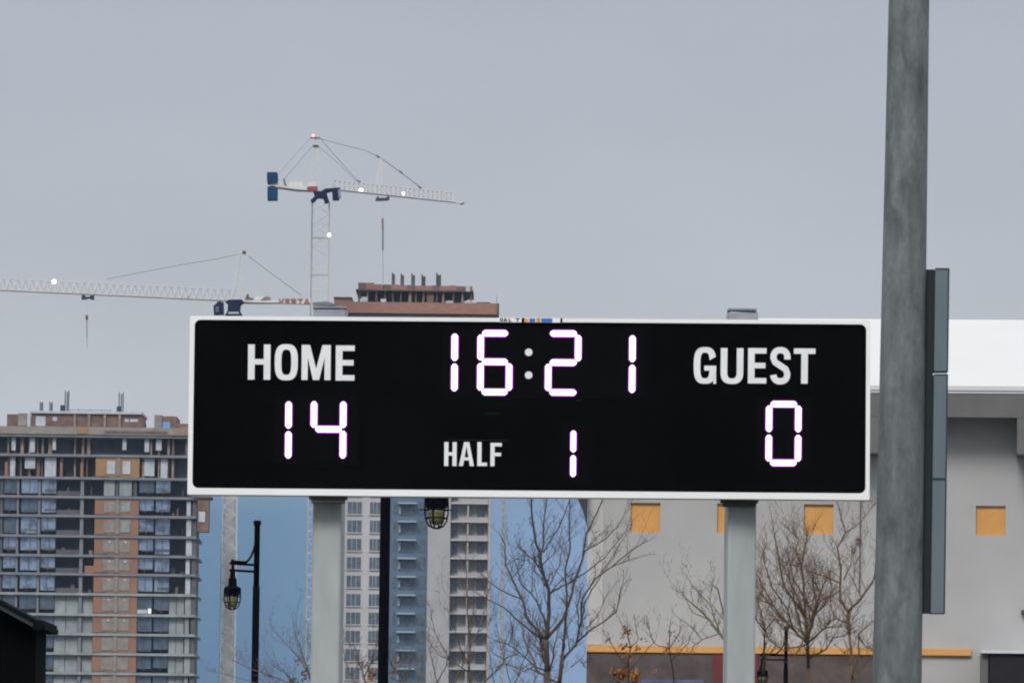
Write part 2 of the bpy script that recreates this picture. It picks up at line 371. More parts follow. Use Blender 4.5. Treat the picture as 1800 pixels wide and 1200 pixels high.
MB().obox(pBL, U, V, NB, .006, BW - .006, .006, BH - .006, -.028, -.012).build('face_panel', M['face'], sb)
def skew(px, py, cx, cy): return px - (py - cy) * .0098, py + (px - cx) * .0076
def board_polys(polys, d0, th, c):
    m_ = MB()
    for pl in polys:
        m_.plate([BP(*skew(x, y, *c), d0) for x, y in pl], NB, th)
    return m_
# faint modules that carry the digits
for (a, b_, c, d) in ((775, 572, 1140, 702), (480, 694, 632, 818), (985, 745, 1040, 850), (1330, 698, 1425, 826)):
    board_polys([[(a, b_), (c, b_), (c, d), (a, d)]], -.0115, .003, ((a + c) / 2, (b_ + d) / 2)).build('digit_module', M['face2'], sb)
words = [('HOME', [(435, 476), (482, 524.3), (529.3, 582), (589.3, 624)], [(604.6, 667.4), (604, 668.6), (605.5, 668), (606.4, 669)], 11.7),
         ('GUEST', [(1218.6, 1259.8), (1266, 1307.4), (1314, 1348), (1352.8, 1390.6), (1394.4, 1434)], [(609.2, 674.6), (611, 675), (611, 674), (609.8, 675), (611.6, 674.4)], 11.6),
         ('HALF', [(780, 803.4), (806, 834), (838.2, 857), (861.2, 882.6)], [(776, 819)] * 3 + [(777.5, 819.4)], 7.3)]
for wd, xs_, ys_, s_ in words:
    for ch, (a, b_), (c, d) in zip(wd, xs_, ys_):
        board_polys(glyph(ch, a + .8, b_ - .8, c + .5, d - .5, s_), -.0105, .004, ((a + b_) / 2, (c + d) / 2)).build('letter', M['letter'], sb)
def seg(p0, p1, w):
    (x0, y0), (x1, y1) = p0, p1; l = math.hypot(x1 - x0, y1 - y0); dx, dy = (x1 - x0) / l, (y1 - y0) / l; nx, ny = -dy, dx
    h = w / 2; pts = []
    for t_, k in ((0, .35), (h * .75, 1), (l - h * .75, 1), (l, .35)): pts.append((x0 + dx * t_ + nx * h * k, y0 + dy * t_ + ny * h * k))
    for t_, k in ((l, -.35), (l - h * .75, -1), (h * .75, -1), (0, -.35)): pts.append((x0 + dx * t_ + nx * h * k, y0 + dy * t_ + ny * h * k))
    return pts
def digit(ch, xl, xr, yt, ym, yb, w):
    on = {'0': 'abcdef', '1': 'bc', '2': 'abged', '4': 'fgbc', '6': 'afgecd'}[ch]
    w -= 2.3; k = 3.0
    sg = {'a': ((xl + k, yt), (xr - k, yt)), 'g': ((xl + k, ym), (xr - k, ym)), 'd': ((xl + k, yb), (xr - k, yb)),
          'f': ((xl, yt + k), (xl, ym - k)), 'b': ((xr, yt + k), (xr, ym - k)), 'e': ((xl, ym + k), (xl, yb - k)), 'c': ((xr, ym + k), (xr, yb - k))}
    c = ((xl + xr) / 2, ym)
    for q in on:
        p0, p1 = sg[q]
        led = board_polys([seg(p0, p1, w - .6)], -.006, .004, c).build('led_segment', M['led'], sb)
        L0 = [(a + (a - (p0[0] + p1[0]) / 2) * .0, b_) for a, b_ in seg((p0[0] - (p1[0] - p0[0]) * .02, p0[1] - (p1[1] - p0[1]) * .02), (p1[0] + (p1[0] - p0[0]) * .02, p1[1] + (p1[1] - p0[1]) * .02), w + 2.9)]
        board_polys([L0], -.0085 + .0001 * 'abcdefg'.index(q), .0018, c).build('lens_rim', M['rim'], led)  # added glowing fringe behind the segment, not a physical rim
digit('1', 748, 799, 583.5, 636.2, 689.5, 13.2)
digit('6', 844.6, 895, 585.5, 635.6, 688.7, 13)
digit('2', 963.8, 1016, 586, 637, 689.4, 13)
digit('1', 1060, 1111.4, 586.5, 638.3, 692.3, 13)
digit('1', 960, 1007.6, 753.5, 796.8, 840, 11.6)
digit('1', 456, 507, 702.5, 755, 807.5, 13)
digit('4', 551.6, 603, 702.5, 754, 807.5, 13)
digit('0', 1351.6, 1403, 710, 761.4, 813, 12.8)
for cx_, cy_ in ((929.3, 618.8), (929.2, 659)):
    board_polys([[(cx_ + 6.6 * math.cos(a * math.pi / 10), cy_ + 6.6 * math.sin(a * math.pi / 10)) for a in range(20)]], -.0105, .004, (cx_, cy_)).build('colon_dot', M['letter'], sb)
M['scuff'] = mat('faint_scuff', (.022, .022, .024), .9)
for a, b_, c, d in ((886, 901, 700.6, 702), (1012, 1022, 702.6, 704), (788, 893, 772.4, 773.2), (852, 878, 726, 727)):
    board_polys([[(a, c), (b_, c), (b_, d), (a, d)]], -.0112, .0006, ((a + b_) / 2, c)).build('scuff', M['scuff'], sb)
# small maker's plate on the top rail
pl = board_polys([[(878, 558.6), (989, 558.6), (989, 566.8), (878, 566.8)]], .0125, .003, (933, 562)).build('maker_plate', M['frame'], sb)
def chip(name, m, a, b_, c, d): return board_polys([[(a, c), (b_, c), (b_, d), (a, d)]], .0158, .0015, (933, 562)).build(name, m, pl)
for ch, a, b_ in (('O', 879, 884.5), ('A', 885, 892), ('L', 894, 899), ('T', 906, 914)):
    board_polys(glyph(ch, a, b_, 559.6, 566, 1.9), .0158, .0015, (933, 562)).build('letter', M['black'], pl)
M['plate_blue'] = mat('plate_blue', (.05, .14, .48), .5); M['plate_or'] = mat('plate_orange', (.75, .33, .07), .5); M['plate_yl'] = mat('plate_yellow', (.5, .3, .03), .5)
chip('emblem', M['black'], 917, 922, 559, 566.8); chip('emblem', M['plate_or'], 922.5, 929, 560, 566.6); chip('emblem', M['plate_blue'], 930.5, 941, 559.6, 566.4)
chip('emblem', M['plate_yl'], 943, 950, 559, 566.6); chip('emblem', M['plate_blue'], 951.5, 971, 559.4, 566.4); chip('emblem', M['black'], 985, 988.6, 559, 566.6)
# posts
for (pa, pb, yaw, top, tb) in ((549, 605, -5.5, 541, (552, 609)), (1273, 1328, 5.5, 545, (1279, 1329))):
    Yp = YB + .42 - (.23 * (pa - 330) / 1200)
    c0 = P((pa + pb) / 2, 1000, Yp); wd = (pb - pa) / F * Yp / (math.cos(R(yaw)) + abs(math.sin(R(yaw))) * .95)
    zt = P((pa + pb) / 2, top + 3, Yp).z
    hx = wd / 2; pts = []
    for sx, sy in ((-1, -1), (1, -1), (1, 1), (-1, 1)):
        a = R(yaw); pts.append((c0.x + sx * hx * math.cos(a) - sy * hx * math.sin(a), c0.y + sx * hx * math.sin(a) + sy * hx * math.cos(a)))
    post = MB().hexa(pts, 0, zt).build('support_post', M['galv'], sb, bevel=.022)
    ta, tb_ = P(tb[0], top, Yp).x, P(tb[1], top, Yp).x
    bx('post_cap', M['galv_top'], post, ta, tb_, c0.y - hx - .02, c0.y + hx + .02, zt + .002, zt + .02)
    za = P(pa, 871.5 + (pa - 549) * .0085, YB).z; zb = P(pa, 882.5 + (pa - 549) * .0085, YB).z
    xa, xb = P(pa - 6, 876, YB).x, P(pb + 5, 876, YB).x
    mm = MB(); mm.box(xa, xb, YB - .02, YB + .2, zb + .035, za); mm.box(xa + .02, xb - .02, YB + .0, YB + .2, zb, zb + .034)
    mm.build('clamp_bracket', M['bracket'], sb)
    bx('clamp_bracket', M['galv_top'], sb, ta + .005, tb_ - .005, YB + .03, YB + .19, pBL.z + BH - .03, zt - .03)

# ------------------------------------------------------------------ FLOODLIGHT POLE with three ballast enclosures
YP = 45.0
fp = thing('floodlight_pole', 'tall weathered grey steel pole with stacked grey boxes down its right side', 'pole', (P(1580, 1200, YP).x, YP, 0))
pb_, pt_ = P(1576.8, 1200, YP), P(1597.8, 0, YP)
dz = pt_.z - pb_.z; sl = (pt_.x - pb_.x) / dz
rb, rt = 43.4 / F * YP, 36.0 / F * YP; sr = (rt - rb) / dz
zs_ = [0, .06, 2, 4, 6, 8, 10, 13, 16, 18]
mm = MB(); mm.tube([(pb_.x + sl * (z - pb_.z), YP, z) for z in zs_], [rb + sr * (z - pb_.z) for z in zs_], 28)
mm.build('shaft', M['floodpole'], fp, smooth=False)
me_ = COL.objects['shaft'].data; me_.polygons.foreach_set('use_smooth', [len(p.vertices) == 4 for p in me_.polygons])
mm = MB(); mm.hexa([(pb_.x + sl * -pb_.z + .34 * a, YP + .34 * b_) for a, b_ in ((-1, -1), (1, -1), (1, 1), (-1, 1))], 0.001, .05); mm.build('base_plate', M['galv'], fp)
def px_lean(px0, py): return px0 + (1078 - py) * .0132     # enclosure edges lean with the pole
def enc(name, m, a, b_, ytop, ybot, y0, y1, parent, bev=0):
    p_ = [P(px_lean(a, ybot), ybot, YP), P(px_lean(b_, ybot), ybot, YP), P(px_lean(b_, ytop), ytop, YP), P(px_lean(a, ytop), ytop, YP)]
    mm = MB().plate([(q.x, y0, q.z) for q in p_], (0, 1, 0), y1 - y0); return mm.build(name, m, parent, bevel=bev)
enc('mounting_channel', M['box_dark'], 1612, 1635, 473, 1077, YP + .02, YP + .16, fp)
for a, b_ in ((473, 653.5), (658.5, 841.3), (842.6, 1078)):
    e_ = enc('ballast_box', M['box_face'], 1635.3, 1658, a, b_, YP - .05, YP + .14, fp, .006)
    enc('lid_edge', M['navy_edge'], 1658.2, 1660.5, a, b_, YP - .04, YP + .15, e_)
    enc('top_lip', M['navy_edge'], 1635, 1659, a - .8, a + 1.0, YP - .056, YP - .052, e_)

# ------------------------------------------------------------------ FACILITY BUILDING (right)
YF = 150.0; AY = R(4.0)
fo = P(1031, 1140, YF); FU = Vector((math.cos(AY), -math.sin(AY), 0)); FN = Vector((-math.sin(AY), -math.cos(AY), 0)); FZ = Vector((0, 0, 1)); fo0 = Vector((fo.x, fo.y, 0))
def fs(px, py=1000): return (hitp(px, py, fo, FN) - fo0).dot(FU)
def fz(py, px=1400): return hitp(px, py, fo, FN).z
fac = thing('sports_hall', 'grey stucco hall with ochre squares and a white roof behind the scoreboard', 'building', fo0)
def fbox(name, m, s0, s1, z0, z1, d0, d1, parent=fac, bevel=0):
    return MB().obox(fo0, FU, FN, FZ, s0, s1, d0, d1, z0, z1).build(name, m, parent, bevel=bevel)
S0, S1 = 0.0, fs(2250)
zw = fz(690); zsq0, zsq1 = fz(938, 1440), fz(886, 1440)
sqs = [(1108.5, 882.5), (1260.5, 884.3), (1413, 886), (1565, 888), (1715.5, 889.5), (1867, 891), (2019, 893), (2171, 894)]
cuts = [S0]
mm = MB()
def wq(s0, s1, z0, z1, d=0):
    mm.quad(*[fo0 + FU * a + FN * d + FZ * z for a, z in ((s0, z0), (s1, z0), (s1, z1), (s0, z1))])
wq(S0, S1, 0, zsq0); wq(S0, S1, zsq1, zw)
prev = S0; sqm = []
for x, y in sqs:
    a, b_ = fs(x, 910), fs(x + 52, 910); sqm.append((a, b_)); wq(prev, a, zsq0, zsq1); prev = b_
    for p in (((a, zsq0), (a, zsq1)), ((b_, zsq0), (b_, zsq1)), ((a, zsq0), (b_, zsq0)), ((a, zsq1), (b_, zsq1))):
        mm.quad(*[fo0 + FU * s + FN * d + FZ * z for (s, z), d in ((p[0], 0), (p[1], 0), (p[1], -.09), (p[0], -.09))])
wq(prev, S1, zsq0, zsq1)
for sA, sB in ((S0, S0), (S1, S1)):
    mm.quad(*[fo0 + FU * sA + FN * d + FZ * z for d, z in ((0, 0), (-40, 0), (-40, zw), (0, zw))])
mm.quad(*[fo0 + FU * a - FN * 40 + FZ * z for a, z in ((S0, 0), (S1, 0), (S1, zw), (S0, zw))])
mm.build('wall', M['stucco'], fac, recalc=False)
for a, b_ in sqm: fbox('accent_panel', M['orange'], a, b_, zsq0, zsq1, -.14, -.09)
fbox('corner_trim', M['stucco_lt'], S0, fs(1060), fz(1136), zw - .02, .004, .02)
# roof, gutter, fascia, brackets
OH = 1.3
ze = hitp(1400, 684, fo + FN * OH, FN).z; ridge_d = 24.0
zr = hitp(1700, 568.5, fo - FN * ridge_d, FN).z
mm = MB(); rs0, rs1 = fs(1026), S1 + 1
for (dA, zA), (dB, zB) in (((OH, ze), (-ridge_d, zr)), ((-ridge_d, zr), (-ridge_d * 2, ze))):
    hA, hB = (rs0, fs(1290)) if dA > 0 else (fs(1290), rs0)
    mm.plate([fo0 + FU * s + FN * d + FZ * z for s, d, z in ((hA, dA, zA), (rs1, dA, zA), (rs1, dB, zB), (hB, dB, zB))], (0, 0, 1), .12)
mm.plate([fo0 + FU * s + FN * d + FZ * z for s, d, z in ((rs0, OH, ze), (fs(1290), -ridge_d, zr), (rs0, -ridge_d * 2, ze))], (0, 0, 1), .119)
roof = mm.build('roof', M['roof'], fac)
z1_, z2_, z3_ = ze - .02, hitp(1700, 691, fo + FN * OH, FN).z, hitp(1700, 733, fo + FN * OH, FN).z
fbox('gutter', M['navy_edge'], rs0, rs1, z2_ + .07, z1_, OH - .12, OH + .03)
fbox('drip_edge', M['white_trim'], rs0, rs1, z2_, z2_ + .068, OH - .1, OH + .02)
fbox('fascia', M['fascia'], rs0, rs1, z3_, z2_ - .002, OH - .3, OH)
fbox('soffit', M['fascia'], rs0, rs1, z3_ + .15, z3_ + .2, 0.022, OH - .302)
zb0 = hitp(1700, 797, fo + FN * OH, FN).z
for a, b_ in ((1492, 1546), (1785, 1840), (2080, 2134)):
    fbox('eave_bracket', M['fascia'], fs(a), fs(b_), zb0, z3_ - .003, .024, OH - .01)
# tapered dark bracket at the hall's left end
mm = MB(); zz0, zz1 = fz(925), z3_
mm.plate([fo0 + FU * s + FN * (-.05) + FZ * z for s, z in ((-.02, zz0), (-.02, zz1), (fs(1010), zz1), (fs(1014), fz(878)), (fs(1024), fz(900)))], FN, .4); mm.build('eave_bracket', M['navy_edge'], fac)
# lower trim and dark lower storey
fbox('trim_band', M['orange'], 0.01, fs(1707, 1140), fz(1148.5, 1380), fz(1137, 1380), .0, .12)
fbox('lower_cladding', M['brownwall'], 0.01, fs(1560, 1170), 0, fz(1148.8, 1380), .002, .06)
fbox('red_panel', M['red'], fs(1254, 1170), fs(1334, 1170), 0, fz(1150, 1300), .062, .11)
fbox('sign_board', M['bluesign'], fs(1128, 1195), fs(1238, 1195), fz(1260, 1200), fz(1194, 1200), .062, .12)
# charcoal porch at right
fbox('porch', M['darkbox'], fs(1737, 1180), fs(1960, 1180), 0, fz(1151.5, 1750), .01, 2.0)
fbox('porch_post', M['fascia'], fs(1722, 1180), fs(1735, 1180), 0, fz(1152, 1750), .6, 1.9)
fbox('porch_flashing', M['white_trim'], fs(1723, 1180), fs(1965, 1180), fz(1151.3, 1750), fz(1146, 1750), .01, 2.1)
fbox('wall_lamp', M['steel_dk'], fs(1795, 1071), fs(1803, 1071), fz(1076), fz(1068), .002, .2)
c_ = MB(); c_.tube([fo0 + FU * fs(1513, 900) + FN * .05 + FZ * fz(860), fo0 + FU * fs(1511, 1000) + FN * .05 + FZ * fz(1040)], .018, 6); c_.build('conduit', M['fascia'], fac)
fbox('conduit_box', M['red'], fs(1505.5, 948), fs(1513, 948), fz(951, 1510), fz(946, 1510), .09, .15)

# ------------------------------------------------------------------ LEFT TOWER under construction
YL = 866.0
lx = lambda px: P(px, 900, YL).x
lz = lambda py: P(170, py, YL).z
lt = thing('unfinished_tower', 'half clad concrete tower with a terracotta strip left of the scoreboard', 'building', (lx(160), YL + 9, 0))
def lb(name, m, a, b_, yt, yb, d0, d1, parent=lt): return bx(name, m, parent, lx(a), lx(b_), YL + d0, YL + d1, lz(yb), lz(yt))
ysl = [764.5, 798.8, 838.5, 871.8, 905, 940.5, 974.6, 1007, 1042, 1078]
while ysl[-1] < 1395: ysl.append(ysl[-1] + 34.3)
lb('core', M['void'], -150, 327, 766, 1420.5, 2.2, 18)
for k, y in enumerate(ysl):
    low = y > 1030
    lb('floor_slab', M['greygreen'] if low else M['conc'], -155, 330 if k < 3 else 346, y, y + 4.4, -.7, 17)
rnd = random.Random(3)
bays = [(-62, -38), (-32, -8), (7, 29), (37, 66), (73, 98), (244.5, 270), (273.5, 299)]
for k in range(len(ysl) - 1):
    t_, b_ = ysl[k] + 4.4, ysl[k + 1]
    vis = b_ < 1200
    if k <= 1:                                             # open storeys: studs, loose sheets
        for x in (10, 22, 33, 47, 62, 70, 82, 104 if k else 106, 128, 141, 150, 248, 262, 276, 292, 300, 324):
            if rnd.random() < .9:
                w = rnd.choice((2, 3, 4, 6)); lb('stud', M['stud'] if rnd.random() < .75 else M['brown'], x, x + w, t_, b_, .15 + rnd.random(), 1.5 + rnd.random() * .4)
        for x, w, h in ((16, 9, 1), (42, 18, .6), (77, 20, 1), (252, 18, .9), (281, 12, 1)) if k else ((18, 7, .8), (50, 9, .9), (90, 6, .75), (213, 7, .7), (252, 8, .8), (272, 10, .7)):
            m0 = (b_ - t_) * (1 - h) * .5; sh = lb('sheet', M['sheet'], x, x + w, t_ + 1, b_ - (b_ - t_) * (1 - h), .12, .16)
        if k == 1:
            for x in (7, 104, 140): lb('stud', M['terracotta'], x, x + 4.5, t_ + 10, b_, .0, .1)
    else:
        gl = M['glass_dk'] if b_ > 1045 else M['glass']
        for a, c in bays:
            if k == 2 and a < 0: continue
            hh = (b_ - t_)
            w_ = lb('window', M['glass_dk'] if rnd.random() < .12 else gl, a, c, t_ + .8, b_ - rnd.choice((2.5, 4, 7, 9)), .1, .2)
            if vis:
                xm = a + (c - a) * rnd.choice((.42, .5, .58)); lb('mullion', M['conc_dk'], xm - .5, xm + .5, t_ + .8, b_ - 3, .0, .09, w_)
                if rnd.random() < .6: lb('sill_panel', M['conc_dk'], a + (c - a) * .2, c, b_ - 8 - rnd.random() * 4, b_ - 7.2, .02, .085, w_)  # dark strip imitating trees mirrored low in the glass
        lb('column', M['conc'], 29.5, 33, t_, b_, -.2, .6); lb('column', M['conc'], 67, 71, t_, b_, -.2, .6)
        lb('column', M['conc'], 141, 147, t_, b_, -.3, .6); lb('column', M['conc_dk'], 0, 5, t_, b_, -.2, .6)
        lb('railing', M['conc_dk'], 99, 141, b_ - 9, b_ - 1, .5, .6)
        if vis and not b_ > 1045:
            for _ in range(3):
                x = rnd.choice((100, 108, 117, 126, 133, 149, 157, 302, 310, 318)); lb('site_clutter', M[rnd.choice(('brown', 'stud', 'conc_dk', 'sheet', 'navy_edge'))], x, x + rnd.uniform(2, 7), b_ - rnd.uniform(4, 17), b_ - .2, .8, 1.6)
        if b_ > 1045:
            for a, c in ((99, 118), (119, 140), (148, 166), (300, 312), (313, 326)): lb('cladding_panel', M['greygreen'], a, c, t_ + .5, b_ - .5, .3, .5)
    # terracotta / ochre strip
    if k == 1 or k >= 3:
        pm = M['ochre'] if k == 1 else M['terracotta']
        w_ = lb('wall_panel', pm, 167, 244, t_ - (4 if k != 1 else 0), b_ - .6, -.45, 1.8)
        for a, c in ((183, 203), (211, 230)):
            wn_ = lb('opening', M['win_grey'] if k > 1 else M['ochre'], a, c, t_ + 4, b_ - 5, -.55, -.46, w_)
            if k == 1 or (c > 205 and k in (3, 4)): lb('pane', M['sheet'] if k == 1 else M['greygreen'], a + 4, c - 2, t_ + 7, b_ - 6, -.6, -.56, w_)
            if 5 <= k <= 9 and vis: lb('work_lamp', M['sheet'], a + 9, a + 13, t_ + 5.5, t_ + 8.5, -.62, -.56, w_)
        lb('floor_joint', M['conc_dk'], 168, 192, b_ - 2.2, b_ - .9, -.52, -.46, w_); lb('hoist_rail', M['win_grey'], 203.5, 210, t_ + 1, b_ - 2.4, -.6, -.46, w_)
        if k == 6: lb('wall_panel', M['terracotta'], 151, 166.8, b_ - 13, b_ - .6, -.45, .3)
    if k == 2:
        for a, c in ((182, 201), (209, 231)): lb('window', M['greygreen'], a, c, t_ + 1, b_ - 1, -.05, .05)
        lb('column', M['conc_dk'], 203, 207, t_, b_, -.1, .5); lb('column', M['conc_dk'], 234, 240, t_, b_, -.1, .5)
    if k >= 3:
        lb('partition', M['sheet'] if b_ < 1045 else M['greygreen'], 328, 335 + (k % 3) * 1.6, t_ + 1, b_ - .5, -.1, 2)  # pale upper panels imitate bright sky seen through the tower edge
        lb('column', M['conc_dk'], 338.5, 346, t_, b_, -.1, 8)
        lb('balcony_edge', M['conc'], 346.2, 351, t_ - .4, t_, 1.5, 6)
lb('balcony_slab', M['conc_dk'], 340, 372, 870, 873.5, -.9, 5)
cab = lb('hoist_cabin', M['brown'], 347.5, 367.5, 874, 932, -.6, 2.5); lb('pane', M['sheet'], 350, 361, 897, 915, -.7, -.62, cab)
lb('lit_sign', M['sheet'], 245, 262, 1070, 1077, -.55, -.5); lamp_ = lb('lit_window', M['lamp_dim'], 263.5, 269, 1068, 1077, -.55, -.5)
# roof level
lb('parapet', M['greyroof'], -155, 329, 751, 764.2, -.9, 17)
lb('parapet_board', M['ochre'], 135, 152, 752, 763, -1.0, -.91); lb('parapet_board', M['stud'], 293, 329, 752.5, 764, -1.0, -.91); lb('parapet_rail', M['brown'], 182, 292, 757, 761, -1.0, -.91)
ph = lb('penthouse', M['brown'], 50, 243, 726, 750.8, 2, 14)
for a, c, yt, yb, mk in ((58, 75, 731, 748, 'sheet'), (87.5, 95.5, 732, 739, 'sheet'), (215, 222, 734, 739, 'sheet'), (224, 238, 734, 739, 'sheet')): lb('opening', M[mk], a, c, yt, yb, 1.9, 1.98, ph)
for a in (125, 150, 178, 204): lb('formwork_post', M['stud'], a, a + 4, 727, 750.5, 1.6, 1.98, ph)
lb('roof_edge', M['sheet'], 48, 246, 721.5, 725.8, 1.5, 14.5, ph)
lb('guard_rail', M['conc'], 112, 190, 717.5, 718.6, 3, 3.1, ph)
for a in (112, 132, 152, 172, 189): lb('guard_post', M['conc'], a, a + .9, 716.5, 721.4, 3, 3.1, ph)
mm = MB().plate([(lx(a), YL + 2.0, lz(y)) for a, y in ((243.3, 750.8), (243.3, 726), (246, 730), (249, 750.8))], (0, 1, 0), 8); mm.build('sloped_end', M['brown'], ph)
lb('stair_head', M['brown'], 6, 26, 727, 750.8, 3, 12); lb('stair_head', M['win_grey'], 26.5, 42, 726, 748, 2, 10); lb('pale_board', M['sheet'], 43, 48.5, 727, 749, 1.8, 2.4)
lb('stair_head', M['win_grey'], 267, 280, 726, 750.8, 2, 10); rt_ = lb('stair_head', M['brown'], 280.5, 306, 728, 750.8, 2.2, 12); lb('blue_sheet', M['bluewin'], 282, 295, 738, 750, 2.0, 2.18, rt_)
lb('roof_box', M['brown'], 306.5, 330, 741, 750.8, 2, 12); lb('roof_board', M['terracotta'], 317, 330, 745, 750.6, 1.6, 1.98)
for a, c, yt, yb in ((62.5, 66.5, 703, 721), (79.5, 83.5, 703, 721), (106.5, 112.5, 683, 721), (202, 209, 685, 721)):
    r_ = MB(); n_ = 3
    for q in range(n_): r_.tube([(lx(a + (c - a) * q / (n_ - 1)), YL + 5 + q % 2 * .6, lz(y)) for y in (yb, yt + (q % 2) * 2)], .09, 4)
    r_.build('rebar_cage', M['conc_dk'], lt)
lb('site_bin', M['navy_edge'], 101, 109, 711, 721.3, 1.6, 2.4); lb('site_bin', M['navy_edge'], 200.5, 208, 712, 721.3, 1.6, 2.4)

# ------------------------------------------------------------------ RIGHT TOWER with brown crown
YT = 905.0
tx = lambda px, py=1000: P(px, py, YT).x
tz = lambda py, px=730: P(px, py, YT).z
tw = thing('apartment_tower', 'pale tower with balconies and unfinished brown crown rising behind the scoreboard', 'building', (tx(735), YT + 12, 0))
def tb_(name, m, a, b_, yt, yb, d0, d1, parent=tw, ref=1000): return bx(name, m, parent, tx(a, ref), tx(b_, ref), YT + d0, YT + d1, tz(yb), tz(yt))
tb_('white_wing', M['tower_white'], 604, 668.5, 562, 1420.5, 0, 22)
tb_('blue_wing', M['tower_blue'], 668.8, 751, 558, 1420.5, .9, 22)
tb_('pale_wing', M['tower_pale'], 751.3, 791, 558, 1420.5, -.6, 22)
tb_('balcony_wing', M['recess'], 791.3, 857, 558, 1420.5, 1.7, 22)
tb_('end_wall', M['tower_pale'], 857.3, 862, 558, 1420.5, -.3, 22)
yy = 893.0 - 32.3 * 9
k = 0
while yy < 1385:
    for a, c in ((609.5, 634.5), (649, 667)):
        w_ = tb_('window', M['tower_win'], a, c, yy - 10, yy + 11, -.05, .06)
        for f_ in (.33, .66):
            xm = a + (c - a) * f_; tb_('mullion', M['greygreen'], xm - .7, xm + .7, yy - 10, yy + 11, -.09, -.052, w_)
        tb_('sill', M['tower_white'], a - 1, c + 1, yy + 11.2, yy + 13, -.25, -.0, w_)
    tb_('window', M['tower_win'], 690, 696, yy - 10, yy + 10, .82, .895)
    tb_('window', M['tower_win'], 735, 748, yy - 11, yy + 11, .82, .895)
    b_ = tb_('balcony', M['balc_blue'], 698, 731, yy - 10, yy - 7.2, -1.0, .88); tb_('balustrade', M['tower_blue'], 699, 730, yy - 17, yy - 10.2, -.95, -.88, b_)
    tb_('balcony_door', M['tower_win'], 705, 728, yy - 4, yy + 14, .80, .89); tb_('pale_panel', M['balc_blue'], 700, 703.5, yy - 4, yy + 10, .5, .88)
    b_ = tb_('balcony', M['balc'], 791.5, 857, yy - 11.5, yy - 8.4, -.5, 1.68)
    tb_('balustrade', M['tower_pale'], 806, 856, yy - 18, yy - 11.7, -.4, -.32, b_)
    tb_('balcony_door', M['tower_win'], 793, 803, yy - 8, yy + 15, 1.6, 1.69); tb_('balcony_door', M['tower_win'], 838, 850, yy - 7, yy + 14, 1.6, 1.69)
    tb_('party_screen', M['tower_pale'], 820, 823, yy - 8.2, yy + 14, -.2, 1.68)
    yy += 32.3; k += 1
T5 = 530
def tt(name, m, a, b_, yt, yb, d0, d1, parent=tw): return tb_(name, m, a, b_, yt, yb, d0, d1, parent, T5)
tt('parapet', M['brick'], 588, 876.5, 532.5, 552, -1.2, 22.5); tt('parapet_shadow_gap', M['navy_edge'], 590, 875.5, 552.2, 557.8, -.9, 22.2)  # dark band set back under the parapet
tt('corner_strip', M['navy_edge'], 874.2, 877.5, 533, 575, -1.5, -.4); tt('corner_strip', M['stud'], 872.5, 873.6, 518, 532.3, .2, .4)
tt('parapet_step', M['brick'], 587, 618.5, 525.5, 532.2, 0, 12); tt('parapet_step', M['brown'], 586.5, 619, 523.6, 525.3, -.3, 12.2)
cw = tt('crown_core', M['void'], 640, 820, 512, 532.2, 3.2, 14)
for a, w, mk in ((629, 3.5, 'brown'), (644, 3, 'stud'), (659, 4, 'brown'), (675, 2.5, 'conc_dk'), (689, 2.5, 'brown'), (703, 2.5, 'conc_dk'), (718, 5, 'stud'), (729, 3, 'brown'), (742, 4, 'brown'), (750, 12, 'brown'), (766, 3, 'conc_dk'), (777, 3.5, 'stud'), (795, 3, 'brown'), (811, 3.5, 'stud'), (826, 3.5, 'brown')):
    tt('column', M[mk], a, a + w, 511.5, 532.2, 1.0, 1.8)
tt('crown_slab', M['conc_dk'], 625, 832, 508.8, 511.2, .2, 15)
rs = random.Random(5)
for q in range(14):
    a = 629 + q * 14.4; up = (7 if q < 2 else 3) if q < 3 else rs.random() * 2.5
    tt('formwork_panel', M['brick'] if q % 3 else M['brown'], a, a + 14.1, 501.5 - up * .6, 508.5, .4 + rs.random() * .2, 1.2)
tt('crown_roof', M['brown'], 632, 826, 503, 508.6, 1.25, 14)
tt('torn_sheet', M['sheet'], 819, 826, 501, 511, .1, .3)
for a, c, y0, y1 in ((635.5, 645.5, 523, 533), (669, 679, 526, 534), (783.5, 796, 528, 534), (816, 829, 528, 535)): tt('plaster_board', M['sheet'], a, c, y0, y1, -.2, .1)
tt('roof_unit', M['conc_dk'], 838, 862, 527.5, 532.3, 2, 6); tt('roof_unit', M['conc'], 830, 840, 529, 532.3, 2, 6)
for a, c, y0 in ((688, 691, 473.5), (703.5, 707, 475), (722.5, 726.5, 474.5), (740.5, 745, 476), (766.5, 772.5, 473)):
    q = MB(); Y2 = YT + 6
    for u in (a, c):
        q.tube([(tx(u, T5), Y2, tz(503)), (tx(u, T5), Y2, tz(y0 + (3 if u == c else 0)))], .13, 4)
    q.box(tx(a, T5), tx(c, T5), Y2 - .1, Y2 + .1, tz(503), tz(y0 + 4)); q.build('wall_rebar', M['conc_dk'] if a < 735 else M['steel_dk'], tw)

